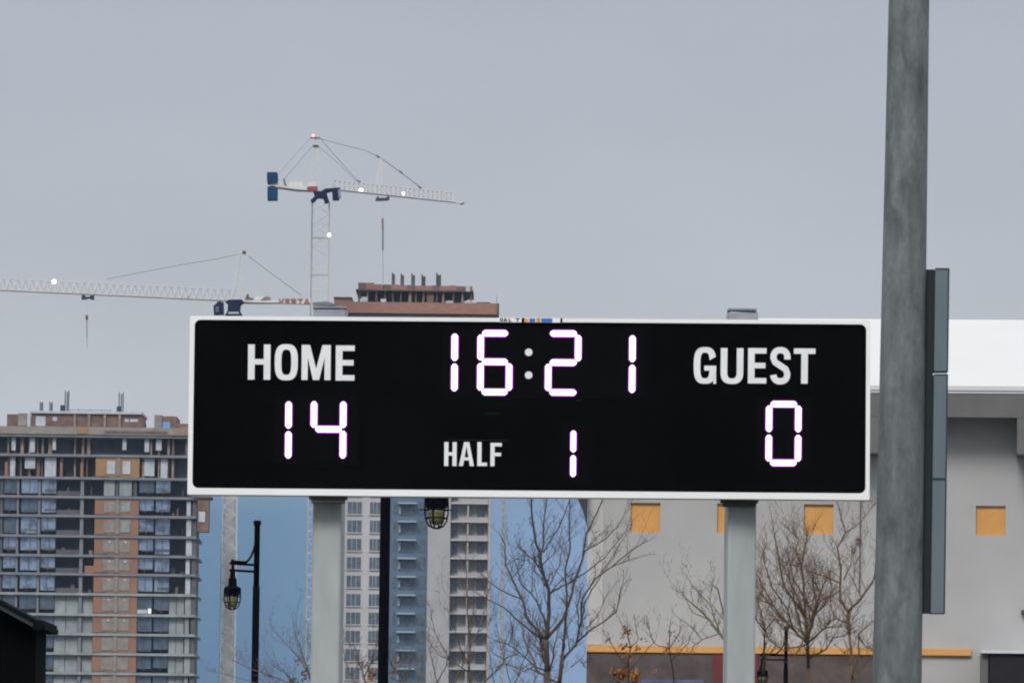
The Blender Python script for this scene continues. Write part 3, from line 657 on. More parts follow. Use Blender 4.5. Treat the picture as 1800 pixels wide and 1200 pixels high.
# ------------------------------------------------------------------ TOWER CRANES
def lattice(mm, A, B, ww, hh, bays, rc, rl, updir=Vector((0, 0, 1)), tri=True):
    A, B = Vector(A), Vector(B); d = (B - A).normalized(); side = d.cross(updir).normalized(); up = side.cross(d).normalized()
    if tri: offs = [side * ww / 2, -side * ww / 2, up * hh]
    else: offs = [side * a * ww / 2 + up * b_ * hh / 2 for a, b_ in ((-1, -1), (1, -1), (1, 1), (-1, 1))]
    for o_ in offs: mm.tube([A + o_, B + o_], rc, 4)
    n = len(offs)
    for k in range(bays):
        p, q, h_ = A.lerp(B, k / bays), A.lerp(B, (k + 1) / bays), A.lerp(B, (k + .5) / bays)
        for i in range(n):
            j = (i + 1) % n
            mm.tube([p + offs[i], h_ + offs[j]], rl, 3, False); mm.tube([h_ + offs[j], q + offs[i]], rl, 3, False)
            if not tri: mm.tube([p + offs[i], p + offs[j]], rl, 3, False)
CG = 'tower cranes over the building sites'
def lamp(parent, p, r, m): 
    q = MB(); q.lathe(p, [(r * .5, -r), (r, -r * .4), (r, r * .4), (r * .5, r)], 10); return q.build('work_light', m, parent)
def line(parent, name, pts, r, m): return MB().tube(pts, r, 4).build(name, m, parent)
# --- crane one: jib to the right
YC = 893.0
c1 = thing('tower_crane', 'highest tower crane, its white jib pointing right and blue counterweights left', 'tower crane', (P(563, 1000, YC).x, YC, 0), CG)
mx = P(563.5, 400, YC).x; zt = P(563, 356, YC).z; wm = 30 / F * YC
q = MB(); lattice(q, (mx, YC, 0), (mx, YC, zt), wm, wm, 28, .07, .032, Vector((0, 1, 0)), False); mast = q.build('mast', M['crane_pale'], c1)
for s_, mk, r_ in ((-1, 'crane_grey', .10), (1, 'crane_pale', .09)):  # left leg coloured greyer to paint in its shade
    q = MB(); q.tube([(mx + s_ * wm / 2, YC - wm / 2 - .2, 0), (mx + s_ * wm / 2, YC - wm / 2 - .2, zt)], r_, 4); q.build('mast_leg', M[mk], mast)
for y_ in (421, 486): 
    z_ = P(563, y_, YC).z; q = MB(); q.box(mx - wm / 2, mx + wm / 2, YC - wm / 2 - .3, YC - wm / 2 - .1, z_, z_ + .2); q.build('mast_collar', M['crane_grey'], mast)
zj = P(563, 335, YC).z
jroot = PZ(585, 333, zj); jtip = PZ(812, 357, zj)
cend = PZ(478, 326, zj + .6); croot = PZ(556, 334, zj)
jd = (jtip - jroot).normalized()
q = MB(); lattice(q, jroot, jroot.lerp(jtip, .93), 1.3, 1.45, 26, .06, .045); q.tube([jroot.lerp(jtip, .93), jtip], .09, 4); q.build('jib', M['crane_pale'], c1)
q = MB()
for s_ in (-.6, .6): q.tube([jroot + Vector((0, s_, -.06)), jtip + Vector((0, s_ * .2, -.06))], .06, 4)
q.build('jib_rail', M['crane_grey'], c1)
line(c1, 'jib_end_sheave', [jtip + Vector((-.3, 0, -.1)), jtip + Vector((.3, 0, .1))], .28, M['crane_grey'])
def cpt(px, py, off=0): return P(px, py, YC + off)
def cplate(name, m, pts, parent, y0, th): return MB().plate([P(a, b_, y0) for a, b_ in pts], (0, 1, 0), th).build(name, m, parent)
cy = cend.y
dk = cplate('counter_jib', M['crane_white'], ((474, 322), (490, 321.5), (545, 327.5), (545, 336), (520, 335), (488, 330), (474, 327.5)), c1, YC - 9, 1.6)
cplate('deck_edge', M['steel_dk'], ((488, 330.2), (520, 335.2), (541, 336.6), (541, 334.4), (520, 332.8), (488, 328.4)), dk, YC - 9.15, .1)
cplate('winch_housing', M['crane_white'], ((509, 319), (532, 319), (532, 326), (509, 324.6)), dk, YC - 8.8, 1.2)
cplate('winch_housing', M['crane_white'], ((541, 320), (556, 320), (556, 328), (541, 327.4)), dk, YC - 8.8, 1.2)
cplate('deck_stanchion', M['brown'], ((497, 315), (500.5, 313.5), (502, 322), (504, 327), (500, 326)), dk, YC - 9.1, .3)
cplate('winch', M['crane_red'], ((540, 328), (558, 327.5), (558, 335), (546, 336.3), (540, 335.2)), c1, YC - 9.3, 1.4)
cplate('counterweight', M['crane_blue'], ((469.5, 302.5), (487, 302.5), (488.2, 312), (487.4, 321), (470, 322.4), (469, 312)), c1, YC - 9.4, 2.4)
cplate('counterweight', M['crane_blue'], ((470, 328), (480, 326.5), (487.6, 329.2), (487.2, 350.5), (470, 351)), c1, YC - 9.4, 2.4)
# slewing unit with legs, and cab
sl_ = cplate('slewing_unit', M['crane_navy'], ((549, 334), (564, 336), (572, 331.4), (597, 329.5), (597, 333.5), (584, 335.4), (574, 337.8), (575, 343), (579, 355), (571, 357), (567.5, 348), (558, 347.5), (553.5, 353), (548, 356.5), (545.5, 352), (553, 345)), c1, YC - 2.6, 1.6)
cbn = cplate('cab', M['crane_navy'], ((583.5, 331), (597.5, 330.2), (597.5, 345), (595.5, 351), (584.5, 351)), c1, YC - 3.3, 1.7)
cplate('cab_window', M['glass'], ((594, 333), (599, 332), (599.5, 348), (595.4, 350)), cbn, YC - 3.5, .16)
# tower head and pendants
hd = MB(); tp = cpt(554, 242); 
for a in (548, 567):
    for dy in (-1, 1): hd.tube([P(a, 334, YC + dy), P(554.5 + (a > 555) * 1.5, 241, YC + dy * .15)], .06, 4)
for f_ in (.15, .3, .45, .6, .75, .9):
    hd.tube([P(548, 334, YC - 1).lerp(P(554.5, 241, YC), f_), P(567, 334, YC - 1).lerp(P(556, 241, YC), f_)], .035, 3, False)
hd.build('tower_head', M['crane_pale'], c1)
hp = MB(); hp.box(P(545.5, 241, YC).x, P(563, 241, YC).x, YC - .4, YC + .4, P(554, 243.6, YC).z, P(554, 241.4, YC).z); hp.build('head_platform', M['stud'], c1)
hr = MB(); hr.box(P(550, 256, YC).x, P(560, 256, YC).x, YC - .6, YC + .6, P(554, 258.5, YC).z, P(554, 255.6, YC).z); hr.build('head_bracket', M['conc_dk'], c1)
lamp(c1, cpt(550.5, 239, -.6), .26, M['lamp_red'])
for pts, r_ in ((((545, 243.5), (496, 298), (484, 313)), .05), (((548, 258), (515, 297), (498, 316)), .075), (((563, 243.5), (597, 283), (630, 319)), .06), (((559, 257), (590, 283), (627, 319)), .045)):
    line(c1, 'pendant_line', [P(a, b_, YC + (a - 554) * .055) for a, b_ in pts], r_, M['cable'])
line(c1, 'pendant_line', [P(a, b_, YC + (a - 554) * .08) for a, b_ in ((563, 244), (600, 254), (640, 264), (665, 275))], .06, M['cable'])
line(c1, 'pendant_line', [P(a, b_, YC + (a - 554) * .08) for a, b_ in ((665, 275), (700, 300), (740, 330))], .10, M['cable'])
kp = MB(); pk = P(670, 279, YC + 9)
for a, b_ in ((657, 340), (662, 342), (672, 342.5)):
    for dy in (-.6, .6): kp.tube([P(a, b_, YC + 8 + dy), pk + Vector((0, dy * .3, 0))], .07, 4)
kp.build('jib_king_post', M['crane_pale'], c1)
for a, b_ in ((664, 275), (704, 302), (738, 329), (630.5, 318.6)): line(c1, 'pendant_socket', [P(a - 3, b_ - 2, YC + (a - 554) * .08), P(a + 3, b_ + 2.2, YC + (a - 554) * .08)], .15, M['cable_dk'])
lamp(c1, P(634.5, 335, YC + 4), .34, M['lamp_on']); lamp(c1, P(709, 340.5, YC + 10), .25, M['lamp_on']); lamp(c1, P(578.5, 413, YC - 2.4), .27, M['lamp_on'])
tr = cplate('trolley', M['steel_dk'], ((660, 352.5), (661.5, 346.5), (665, 345), (667, 348), (673, 347.4), (677, 348), (681, 346), (681.5, 341), (684.5, 341), (684.5, 349), (682, 351.5)), c1, YC + 7.4, 1.2)
hy = YC + 8
hk = line(c1, 'hook_block', [P(672.6, 384, hy), P(672.8, 402, hy)], .17, M['stud'])
line(c1, 'hoist_rope', [P(672.2, 352, hy), P(672.6, 384, hy)], .012, M['cable'])
line(c1, 'hoist_rope', [P(672.8, 402, hy), P(673, 440, hy)], .12, M['cable_dk']); line(c1, 'hoist_rope', [P(673, 440, hy), P(673.4, 498, hy)], .06, M['cable'])
# --- crane two: jib to the left
YD = 882.0
c2 = thing('tower_crane', 'lower tower crane with a faint jib reaching left off the picture', 'tower crane', (P(402, 1000, YD).x, YD, 0), CG)
mx = P(402.5, 1000, YD).x; zt = P(412, 553, YD).z; wm = 25 / F * YD
q = MB(); lattice(q, (mx, YD, 0), (mx, YD, zt), wm, wm, 30, .11, .06, Vector((0, 1, 0)), False); m2 = q.build('mast', M['crane_pale'], c2)
q = MB(); q.box(mx - wm * .3, mx + wm * .3, YD - .3, YD + .3, 0, zt - 1); q.build('climbing_ladder_shaft', M['tower_white'], m2)
for s_ in (-1, 1): q = MB(); q.tube([(mx + s_ * wm / 2, YD - wm / 2 - .2, 0), (mx + s_ * wm / 2, YD - wm / 2 - .2, zt)], .13, 4); q.build('mast_leg', M['crane_white'], m2)
zj2 = P(412, 529, YD).z
a0, a1 = PZ(415, 529.5, zj2), PZ(-150, 503.5, zj2)
q = MB(); lattice(q, a0, a1, 1.4, 1.75, 44, .05, .04); q.build('jib', M['crane_pale'], c2)
q = MB(); q.tube([a0 + Vector((0, -.8, -.05)), a1 + Vector((0, -.8, -.05))], .075, 4); q.build('jib_rail', M['stud'], c2)
def dplate(name, m, pts, parent, dy, th): return MB().plate([P(a, b_, YD + dy) for a, b_ in pts], (0, 1, 0), th).build(name, m, parent)
cj = dplate('counter_jib', M['crane_white'], ((428, 527.5), (490, 526), (546, 525), (546, 534.6), (488, 533), (452, 533.4), (428, 532.6)), c2, 2, 1.3)
dplate('deck_edge', M['bracket'], ((428, 533), (452, 534), (492, 533.6), (492, 531.8), (452, 531.8), (428, 530.4)), cj, 1.9, .08)
dplate('winch', M['brown'], ((431, 524.5), (434, 517), (436.5, 516.5), (438, 522), (446, 525), (446, 527.4), (431, 527.4)), c2, 2, .8)
dplate('winch', M['crane_white'], ((448, 520.5), (464, 520.5), (466, 526), (448, 526.8)), c2, 2.4, .9); dplate('winch', M['stud'], ((464.5, 522), (472, 520.5), (477, 525), (474, 527.5), (458, 528)), c2, 2, .35)
for ch, a, b_ in (('V', 489, 499), ('E', 501, 509), ('S', 511, 521), ('T', 523, 532), ('A', 534, 545)):
    q = MB()
    for pl_ in glyph(ch, a, b_, 524.6, 533.6, 2.7): q.plate([P(x, y, YD + 1.86) for x, y in pl_], (0, 1, 0), .06)
    q.build('letter', M['sign_red'], cj)
dplate('counterweight', M['crane_navy'], ((550.5, 537), (566, 536), (590, 537), (590, 560), (550.5, 560)), c2, 3, 2); dplate('counterweight_hanger', M['conc'], ((549, 531.5), (575, 529.5), (590, 533.5), (590, 536), (550, 536.6)), c2, 3, 2)
s2 = dplate('slewing_unit', M['crane_navy'], ((396, 530), (402, 526.5), (425, 526), (428, 530.5), (422, 534), (421, 545), (426, 554), (396, 554), (400, 546), (400.5, 533)), c2, -1.6, 3)
dplate('slewing_ring', M['sheet'], ((402, 548), (419, 548), (420.5, 551.5), (400.5, 551.5)), s2, -1.75, .12)
cb2 = dplate('cab', M['crane_navy'], ((375, 537), (380, 533.5), (381.5, 530.5), (386, 529.5), (392.5, 531), (393, 552), (376, 553)), c2, -2.6, 1.7)
dplate('cab_window', M['glass_dk'], ((378, 539), (385, 538), (384, 549), (379.5, 549)), cb2, -2.7, .08)
hd = MB(); ap = P(427.5, 445, YD)
for a in (408, 422):
    for dy in (-.8, .8): hd.tube([P(a, 528, YD + dy), P(424.5 if a < 410 else 428.5, 444, YD + dy * .2)], .075, 4)
for f_ in (.12, .27, .42, .57, .72, .87): hd.tube([P(408, 528, YD).lerp(P(424.5, 444, YD), f_), P(422, 528, YD).lerp(P(428.5, 444, YD), f_)], .04, 3, False)
hd.tube([P(415, 447, YD), P(429, 443.5, YD)], .08, 4); hd.build('tower_head', M['crane_pale'], c2)
lamp(c2, P(429, 444, YD), .3, M['bracket'])
line(c2, 'pendant_line', [P(a, b_, YD) for a, b_ in ((416, 447), (380, 455), (330, 463), (260, 476), (188, 490))], .075, M['cable'])
line(c2, 'pendant_line', [P(a, b_, YD + 1.5) for a, b_ in ((437, 450), (470, 475), (500, 497), (530, 519))], .085, M['cable'])
lamp(c2, PZ(96, 496, zj2 + 1.4) + Vector((0, -1, 0)), .31, M['lamp_on']); lamp(c2, PZ(330, 522.5, zj2 + .6), .2, M['crane_red'])
tcp = PZ(154, 520, zj2)
q = MB()
for pts in (((143, 526), (144, 517), (149, 516), (150, 522), (158, 521), (160, 517.5), (167, 515.5), (164.5, 520), (165, 526), (160, 526), (156, 523.6), (150, 525)),):
    q.plate([P(a, b_, tcp.y - .8) for a, b_ in pts], (0, 1, 0), 1.3)
q.build('trolley', M['navy_edge'], c2)
line(c2, 'hook_block', [P(152.5, 554, tcp.y), P(152.6, 562, tcp.y)], .2, M['leaf_mauve'])
line(c2, 'hoist_rope', [P(152.3, 526, tcp.y), P(152.5, 554, tcp.y)], .012, M['cable']); line(c2, 'hoist_rope', [P(152.6, 562, tcp.y), P(152.8, 592, tcp.y)], .12, M['cable']); line(c2, 'hoist_rope', [P(152.8, 592, tcp.y), P(152.9, 612, tcp.y)], .06, M['cable'])

# far thin mast beside the right tower
q = MB(); fx = P(885, 900, 700)
lattice(q, (fx.x, 700, 0), (fx.x, 700, P(885, 640, 700).z), .45, .45, 60, .06, .05, Vector((0, 1, 0)), False); o = q.build('radio_mast', M['tower_pale'])
o['label'] = 'thin pale grey lattice mast just right of the balcony tower'; o['category'] = 'mast'

# ------------------------------------------------------------------ STREET LAMPS
def street_lamp(px, py, Y, arm_dir, label):
    b0 = P(px, py, Y); x0 = b0.x
    t_ = thing('street_lamp', label, 'street lamp', (x0, Y, 0), 'black street lamps with caged globes')
    q = MB(); q.lathe((x0, Y, 0), [(.11, 0.0), (.11, .5), (.075, .56), (.058, .9), (.054, 4.95), (.052, 5.02)], 14); q.build('pole', M['black'], t_, smooth=True)
    q = MB(); q.lathe((x0, Y, 0), [(.044, 5.021), (.043, 5.93), (.058, 5.95), (.06, 5.99), (.05, 6.01)], 14); q.build('pole_top', M['black'], t_, smooth=True)
    d = Vector((math.cos(arm_dir), math.sin(arm_dir), 0)); c = Vector((x0, Y, 0))
    def A(r, z): return c + d * r + Vector((0, 0, z))
    q = MB(); q.tube([A(.04, 5.335), A(.60, 5.335)], .019, 8); q.tube([A(.24, 5.362), A(.57, 5.365)], .024, 8); q.tube([A(.04, 5.235), A(.60, 5.235)], .019, 8)
    q.tube([A(.04, 5.66), A(.07, 5.56), A(.13, 5.46), A(.20, 5.39), A(.26, 5.368)], .017, 8); q.tube([A(.54, 5.40), A(.54, 5.2)], .022, 8)
    q.build('arm', M['black'], t_, smooth=True)
    o_ = A(.54, 0)
    h = MB(); h.lathe(o_, [(.022, 5.24), (.036, 5.21), (.045, 5.12), (.062, 5.11), (.066, 5.0), (.10, 4.99), (.128, 4.965), (.13, 4.955), (.118, 4.95), (.112, 4.86)], 18); hd_ = h.build('lamp_hood', M['black'], t_, smooth=False)
    gl = MB(); gl.lathe(o_, [(.08, 4.859), (.088, 4.82), (.084, 4.77), (.07, 4.72), (.045, 4.69), (.01, 4.68)], 16); gl.build('globe', M['bulb'], hd_, smooth=True)
    cg = MB()
    for k in range(6):
        a = R(60 * k + 12); e = Vector((math.cos(a), math.sin(a), 0))
        cg.tube([o_ + e * r + Vector((0, 0, z)) for r, z in ((.122, 4.955), (.126, 4.87), (.124, 4.80), (.108, 4.72), (.075, 4.67), (.03, 4.648), (.0, 4.645))], .0085, 6)
    for rr_, z in ((.127, 4.84), (.118, 4.755)):
        cg.tube([o_ + Vector((rr_ * math.cos(R(15 * k)), rr_ * math.sin(R(15 * k)), z)) for k in range(25)], .008, 6, False)
    for e in (d, -d): cg.tube([o_ + e * .12 + Vector((0, 0, 4.842)), o_ + e * .175 + Vector((0, 0, 4.842))], .007, 5)
    cg.build('cage', M['black'], hd_)
    return t_
street_lamp(451, 1000, 86, math.pi + R(51), 'black street lamp left of the scoreboard post, caged globe on its left')
street_lamp(675.5, 1030, 60, 0, 'nearest black street lamp, its globe just under the scoreboard edge')
street_lamp(1381.5, 1160, 132, math.pi, 'smallest and farthest black street lamp among the bare shrubs at right')

# ------------------------------------------------------------------ SHELTER roof at lower left
YS = 40.0
ap_ = P(-130, 983, YS); ev = P(72, 1092.5, YS)
sh = thing('shelter', 'black gabled shelter with a grey trim line along its sloping roof edge', 'shelter', (ap_.x, YS, 0))
dx = ev.x - ap_.x; hz = ap_.z - ev.z; th = .036
for s_ in (1, -1):
    e1 = Vector((ap_.x + s_ * dx, YS, ev.z)); a_ = Vector((ap_.x, YS, ap_.z)); ex = Vector((ap_.x + s_ * dx * 1.06, YS, ev.z - hz * .06))
    q = MB(); q.plate([a_ + Vector((0, -.25, 0)), ex + Vector((0, -.25, 0)), ex + Vector((0, -.25, -th)), a_ + Vector((0, -.25, -th))], (0, 1, 0), 1.2); q.build('roof', M['roofdark'], sh)
    q = MB(); q.plate([a_ + Vector((0, -.2, -th - .001)), e1 + Vector((0, -.2, -th - .001)), e1 + Vector((0, -.2, -th - .026)), a_ + Vector((0, -.2, -th - .026))], (0, 1, 0), .04); q.build('barge_trim', M['greytrim'], sh)
q = MB(); q.plate([(ap_.x, YS, ap_.z - .07), (ap_.x + dx * .96, YS, ev.z - .05), (ap_.x + dx * .96, YS, 0), (ap_.x - dx * .96, YS, 0), (ap_.x - dx * .96, YS, ev.z - .05)], (0, 1, 0), .9); q.build('gable_wall', M['gable'], sh)
q = MB(); g0 = Vector((ev.x, YS - .3, ev.z)); q.obox(g0, Vector((1, 0, 0)), Vector((0, 1, 0)), Vector((0, 0, 1)), -.03, .035, 0, 1.3, -.06, .004); q.build('gutter', M['roofdark'], sh)

# ------------------------------------------------------------------ BARE TREES AND SHRUBS
def leafq(mm, p, s, rg):
    a = Vector((rg.uniform(-1, 1), rg.uniform(-1, 1), rg.uniform(-1, 1))).normalized(); b_ = a.orthogonal().normalized(); c = a.cross(b_) * .6
    mm.v += [p, p + b_ * s * .5 + c * s * .5 + a * s * .12, p + b_ * s, p + b_ * s * .5 - c * s * .5 + a * s * .12]; i = len(mm.v) - 4
    mm.f += [(i, i + 1, i + 2), (i, i + 2, i + 3)]
def tree(name, label, cat, Y, limbs, base, mk='bark', tk='twig', seed=1, dens=1.0, tl=1.0, bud=.5, budm='bud', leafs=None, group=None, spread=1.0, depth=.8, rmul=1.0, tw=1.0):
    """limbs: (points in photo pixels, start radius px, end radius px); base = (px, radius px) of the stem at the ground"""
    rg = random.Random(seed); k = Y / F
    root0 = P(limbs[0][0][0][0], limbs[0][0][0][1], Y); bxp = root0.x + (base[0] - limbs[0][0][0][0]) * k
    t_ = thing(name, label, cat, (bxp, Y, 0), group)
    tr_ = MB(); tr_.tube([(bxp, Y, 0), (bxp * .6 + root0.x * .4, Y, root0.z * .5), tuple(root0)], [base[1] * k * 1.25, base[1] * k, limbs[0][1] * k], 9); tr_.build('trunk', M[mk], t_, smooth=True)
    tw_, bd = MB(), MB(); nodes = {}
    def twig(p, d, ln, r, lv):
        n = 4; pts = [p]; dd = d.copy()
        for i in range(n):
            dd = (dd + Vector((rg.uniform(-.3, .3), rg.uniform(-.25, .25), rg.uniform(-.15, .32)))).normalized(); pts.append(pts[-1] + dd * ln / n)
        tw_.tube(pts, [r * (1 - .65 * i / n) for i in range(n + 1)], 4 if lv < 1 else 3, False)
        if lv < 2:
            for i in range(1, n + 1):
                if rg.random() < (.95 if lv < 0 else .72 if lv == 0 else .5):
                    sd_ = Vector((rg.uniform(-1, 1), rg.uniform(-.7, .7), rg.uniform(-.2, .8))).normalized(); twig(pts[i], (dd * .75 + sd_ * .75 * spread).normalized(), ln * rg.uniform(.3, .6), r * .6, lv + 1)
        if rg.random() < bud:
            for _ in range(rg.randint(1, 2)): leafq(bd, pts[-1], k * rg.uniform(1.3, 3.0), rg)
    for pts, r0, r1 in limbs:
        yo = nodes.get(pts[0], 0.0); end = yo + rg.uniform(-depth, depth); n = len(pts); W3 = []
        for i, (a, b_) in enumerate(pts):
            yv = yo + (end - yo) * i / max(1, n - 1); nodes[(a, b_)] = yv; W3.append(P(a, b_, Y + yv))
        # finer wobble
        fine, rad = [], []
        for i in range(n - 1):
            for s_ in range(3):
                f_ = s_ / 3; p = W3[i].lerp(W3[i + 1], f_)
                if s_: p = p + Vector((rg.uniform(-1, 1), 0, rg.uniform(-1, 1))) * k * 1.1
                fine.append(p); rad.append((r0 + (r1 - r0) * ((i + f_) / (n - 1))) * k * rmul)
        fine.append(W3[-1]); rad.append(r1 * k * rmul)
        MB().tube(fine, rad, 7).build('branch', M[mk], t_, smooth=True)
        Ltot = len(fine)
        for i in range(1, Ltot):
            for _ in range(3):
                if rg.random() < .40 * dens:
                    d = (fine[i] - fine[i - 1]).normalized(); sd_ = Vector((rg.uniform(-1, 1), rg.uniform(-.7, .7), rg.uniform(-.1, .9)))
                    lg = rg.random() < .14
                    twig(fine[i], (d * .6 + sd_ * .8 * spread).normalized(), k * (rg.uniform(48, 85) if lg else rg.uniform(12, 44)) * tl, max(rad[i] * (.42 if lg else .3), k * .33 * tw), -1 if lg else 0)
        twig(fine[-1], (fine[-1] - fine[-2]).normalized(), k * 34 * tl, rad[-1] * .8, 0)
    if tw_.v: tw_.build('twigs', M[tk], t_, recalc=False, stuff=True)
    if bd.v: bd.build('buds', M[budm], t_, recalc=False, stuff=True)
    for (a, b_, rr_, n, s_, lm) in (leafs or []):
        lf = MB(); c = P(a, b_, Y)
        for _ in range(n): leafq(lf, c + Vector((rg.gauss(0, .5), rg.gauss(0, .5), rg.gauss(0, .5))) * rr_ * k, s_ * k * rg.uniform(.6, 1.2), rg)
        lf.build('leaves', M[lm], t_, recalc=False, stuff=True)
    return t_
def Z6(*p): return [(820 + a / 3.53, 860 + b_ / 3.53) for a, b_ in p]
def Z7(*p): return [(1180 + a / 3.53, 860 + b_ / 3.53) for a, b_ in p]
tree('bare_tree', 'forked bare grey tree standing right under the middle of the scoreboard', 'tree', 76, [
    (Z6((500, 1130), (495, 930)), 6.2, 4.6), (Z6((495, 930), (512, 760), (510, 620), (470, 500), (460, 420), (425, 300), (405, 150), (398, 40), (392, -40)), 4.2, 1.3),
    (Z6((460, 420), (478, 330), (478, 210), (497, 60), (500, -30)), 2.2, 1.0), (Z6((495, 930), (600, 800), (640, 690), (680, 540), (720, 430), (740, 290), (790, 180), (845, 60), (870, -20)), 3.4, 1.0),
    (Z6((495, 930), (370, 790), (345, 680), (280, 550), (240, 470), (240, 350), (200, 270)), 3.0, .9), (Z6((500, 850), (440, 700), (400, 640), (340, 590), (325, 520)), 2.2, .9),
    (Z6((470, 925), (330, 820), (230, 730), (130, 680), (60, 640)), 2.0, .7), (Z6((345, 680), (230, 630), (140, 570), (90, 520)), 1.7, .6),
    (Z6((500, 1130), (470, 1010), (455, 900), (430, 820)), 2.4, .8), (Z6((495, 1180), (535, 1060), (548, 960), (565, 880)), 2.6, .8), (Z6((500, 1130), (420, 1090), (330, 1010), (260, 960), (170, 930)), 1.8, .6),
    (Z6((420, 1090), (360, 1130), (250, 1080), (180, 1100)), 1.4, .5), (Z6((260, 960), (290, 880), (270, 800)), 1.1, .5), (Z6((330, 1010), (230, 1050), (160, 1010)), 1.1, .5),
    (Z6((478, 390), (500, 345), (560, 260), (610, 150), (640, 60)), 1.6, .8), (Z6((520, 590), (575, 480), (590, 380), (600, 310)), 1.3, .6),
    (Z6((525, 640), (590, 600), (650, 570), (770, 490), (860, 420), (980, 270)), 1.9, .7), (Z6((720, 390), (770, 360), (860, 310), (930, 240), (980, 150)), 1.5, .6),
    (Z6((280, 550), (350, 470), (365, 400), (330, 360)), 1.1, .5), (Z6((240, 470), (310, 430), (380, 440), (430, 520)), 1.0, .5)],
    (961, 7.5), 'bark', 'twig', 11, .9, .8, .45, rmul=.88)
tree('bare_tree', 'slender dark bare tree leaning right, close beside the forked grey tree', 'tree', 72, [
    (Z6((575, 1200), (598, 1000)), 4.6, 3.2), (Z6((598, 1000), (612, 850), (622, 700), (612, 500), (642, 380), (640, 240), (640, 60), (655, -20)), 2.6, .9),
    (Z6((590, 1060), (680, 960), (712, 820), (720, 680), (790, 560), (900, 480), (1050, 360), (1110, 325)), 2.6, .7), (Z6((712, 850), (730, 700), (800, 590), (870, 470), (985, 290)), 1.7, .6),
    (Z6((690, 945), (760, 880), (850, 820), (930, 760), (950, 650), (975, 555)), 1.8, .6), (Z6((900, 480), (1000, 440), (1120, 405)), 1.1, .5),
    (Z6((700, 900), (690, 740), (705, 640)), 1.2, .6), (Z6((640, 1000), (620, 870), (680, 760)), 1.2, .5), (Z6((740, 860), (800, 800), (840, 720), (880, 640)), 1.0, .5),
    (Z6((440, 1130), (400, 1020), (355, 930), (345, 850)), 2.2, .8), (Z6((575, 1200), (440, 1130)), 2.4, 2.2), (Z6((650, 1100), (700, 1060), (730, 1090)), 1.2, .6)],
    (978, 6), 'bark', 'twig', 12, .9, .75, .45, rmul=.9)
tree('bare_shrub', 'dense tan brown bare shrub between right scoreboard post and tall pole', 'shrub', 88, [
    (Z7((850, 1100), (845, 955)), 3.6, 3.0), (Z7((845, 955), (835, 800), (822, 600), (808, 480), (825, 370), (840, 300)), 2.8, .9), (Z7((845, 955), (760, 870), (640, 730), (560, 590), (530, 520)), 2.3, .8),
    (Z7((835, 800), (700, 600), (665, 420), (640, 280)), 2.5, .8), (Z7((845, 940), (890, 780), (925, 640), (960, 560)), 2.2, .8), (Z7((665, 420), (720, 460), (810, 480)), 1.1, .7),
    (Z7((808, 480), (775, 380), (790, 310), (740, 260)), 1.5, .6), (Z7((760, 870), (720, 740), (620, 600), (580, 470), (570, 380)), 1.7, .6), (Z7((640, 730), (560, 650), (530, 600)), 1.3, .6),
    (Z7((890, 780), (840, 690), (760, 560), (735, 440)), 1.7, .6), (Z7((925, 640), (880, 560), (870, 490)), 1.2, .6), (Z7((845, 955), (950, 860), (1010, 800), (990, 700)), 1.8, .7),
    (Z7((570, 1150), (575, 1010), (582, 880), (525, 800)), 2.4, 1.0), (Z7((582, 880), (640, 800), (690, 860)), 1.2, .8), (Z7((845, 955), (700, 1000), (620, 940), (580, 900)), 1.5, .7),
    (Z7((845, 955), (800, 850), (760, 700), (745, 600), (770, 520)), 2.0, .7), (Z7((845, 955), (870, 820), (900, 700), (880, 590), (900, 480)), 2.0, .7), (Z7((760, 870), (680, 800), (600, 700), (545, 690)), 1.5, .6),
    (Z7((890, 780), (960, 700), (1000, 620), (980, 540)), 1.4, .6), (Z7((835, 800), (780, 660), (730, 560), (700, 480)), 1.6, .6), (Z7((950, 860), (1040, 850), (1090, 800)), 1.2, .5), (Z7((582, 880), (560, 760), (540, 700)), 1.2, .5),
    (Z7((850, 1050), (960, 990), (1000, 920), (1080, 900)), 1.7, .7), (Z7((830, 900), (790, 1000), (740, 1060)), 1.4, .8)],
    (1421, 4), 'bark_tan', 'twig_tan', 21, 2.3, .74, .3, 'twig_tan', spread=1.1, rmul=.95, tw=1.4)
tree('bare_tree', 'crooked bare tree with one forked stem close left of the tall pole', 'tree', 84, [
    (Z7((1125, 1200), (1105, 900)), 3.2, 2.6), (Z7((1105, 900), (1097, 760), (1045, 680), (1052, 480), (1030, 360), (1080, 270), (1055, 180), (1040, 120)), 2.9, .7),
    (Z7((1097, 760), (1180, 670), (1255, 560), (1270, 470)), 2.5, .9), (Z7((1080, 270), (1180, 200), (1250, 105)), 1.1, .5), (Z7((1050, 580), (960, 540), (860, 510)), 1.5, .6),
    (Z7((1120, 1170), (1165, 1000), (1160, 900), (1240, 820)), 1.9, .7), (Z7((1140, 1180), (1200, 1080), (1260, 1030)), 1.7, .7), (Z7((1050, 620), (1000, 660), (940, 680), (890, 720)), 1.3, .6),
    (Z7((1070, 560), (1110, 480), (1120, 400)), 1.2, .5), (Z7((1180, 670), (1130, 560), (1140, 470)), 1.2, .5), (Z7((1105, 830), (1020, 800), (940, 840)), 1.3, .6), (Z7((1160, 900), (1210, 980), (1270, 1000)), 1.2, .6)],
    (1500, 4.6), 'bark_tan', 'twig_tan', 22, 1.5, .75, .35, 'bud', rmul=.95, tw=1.25)
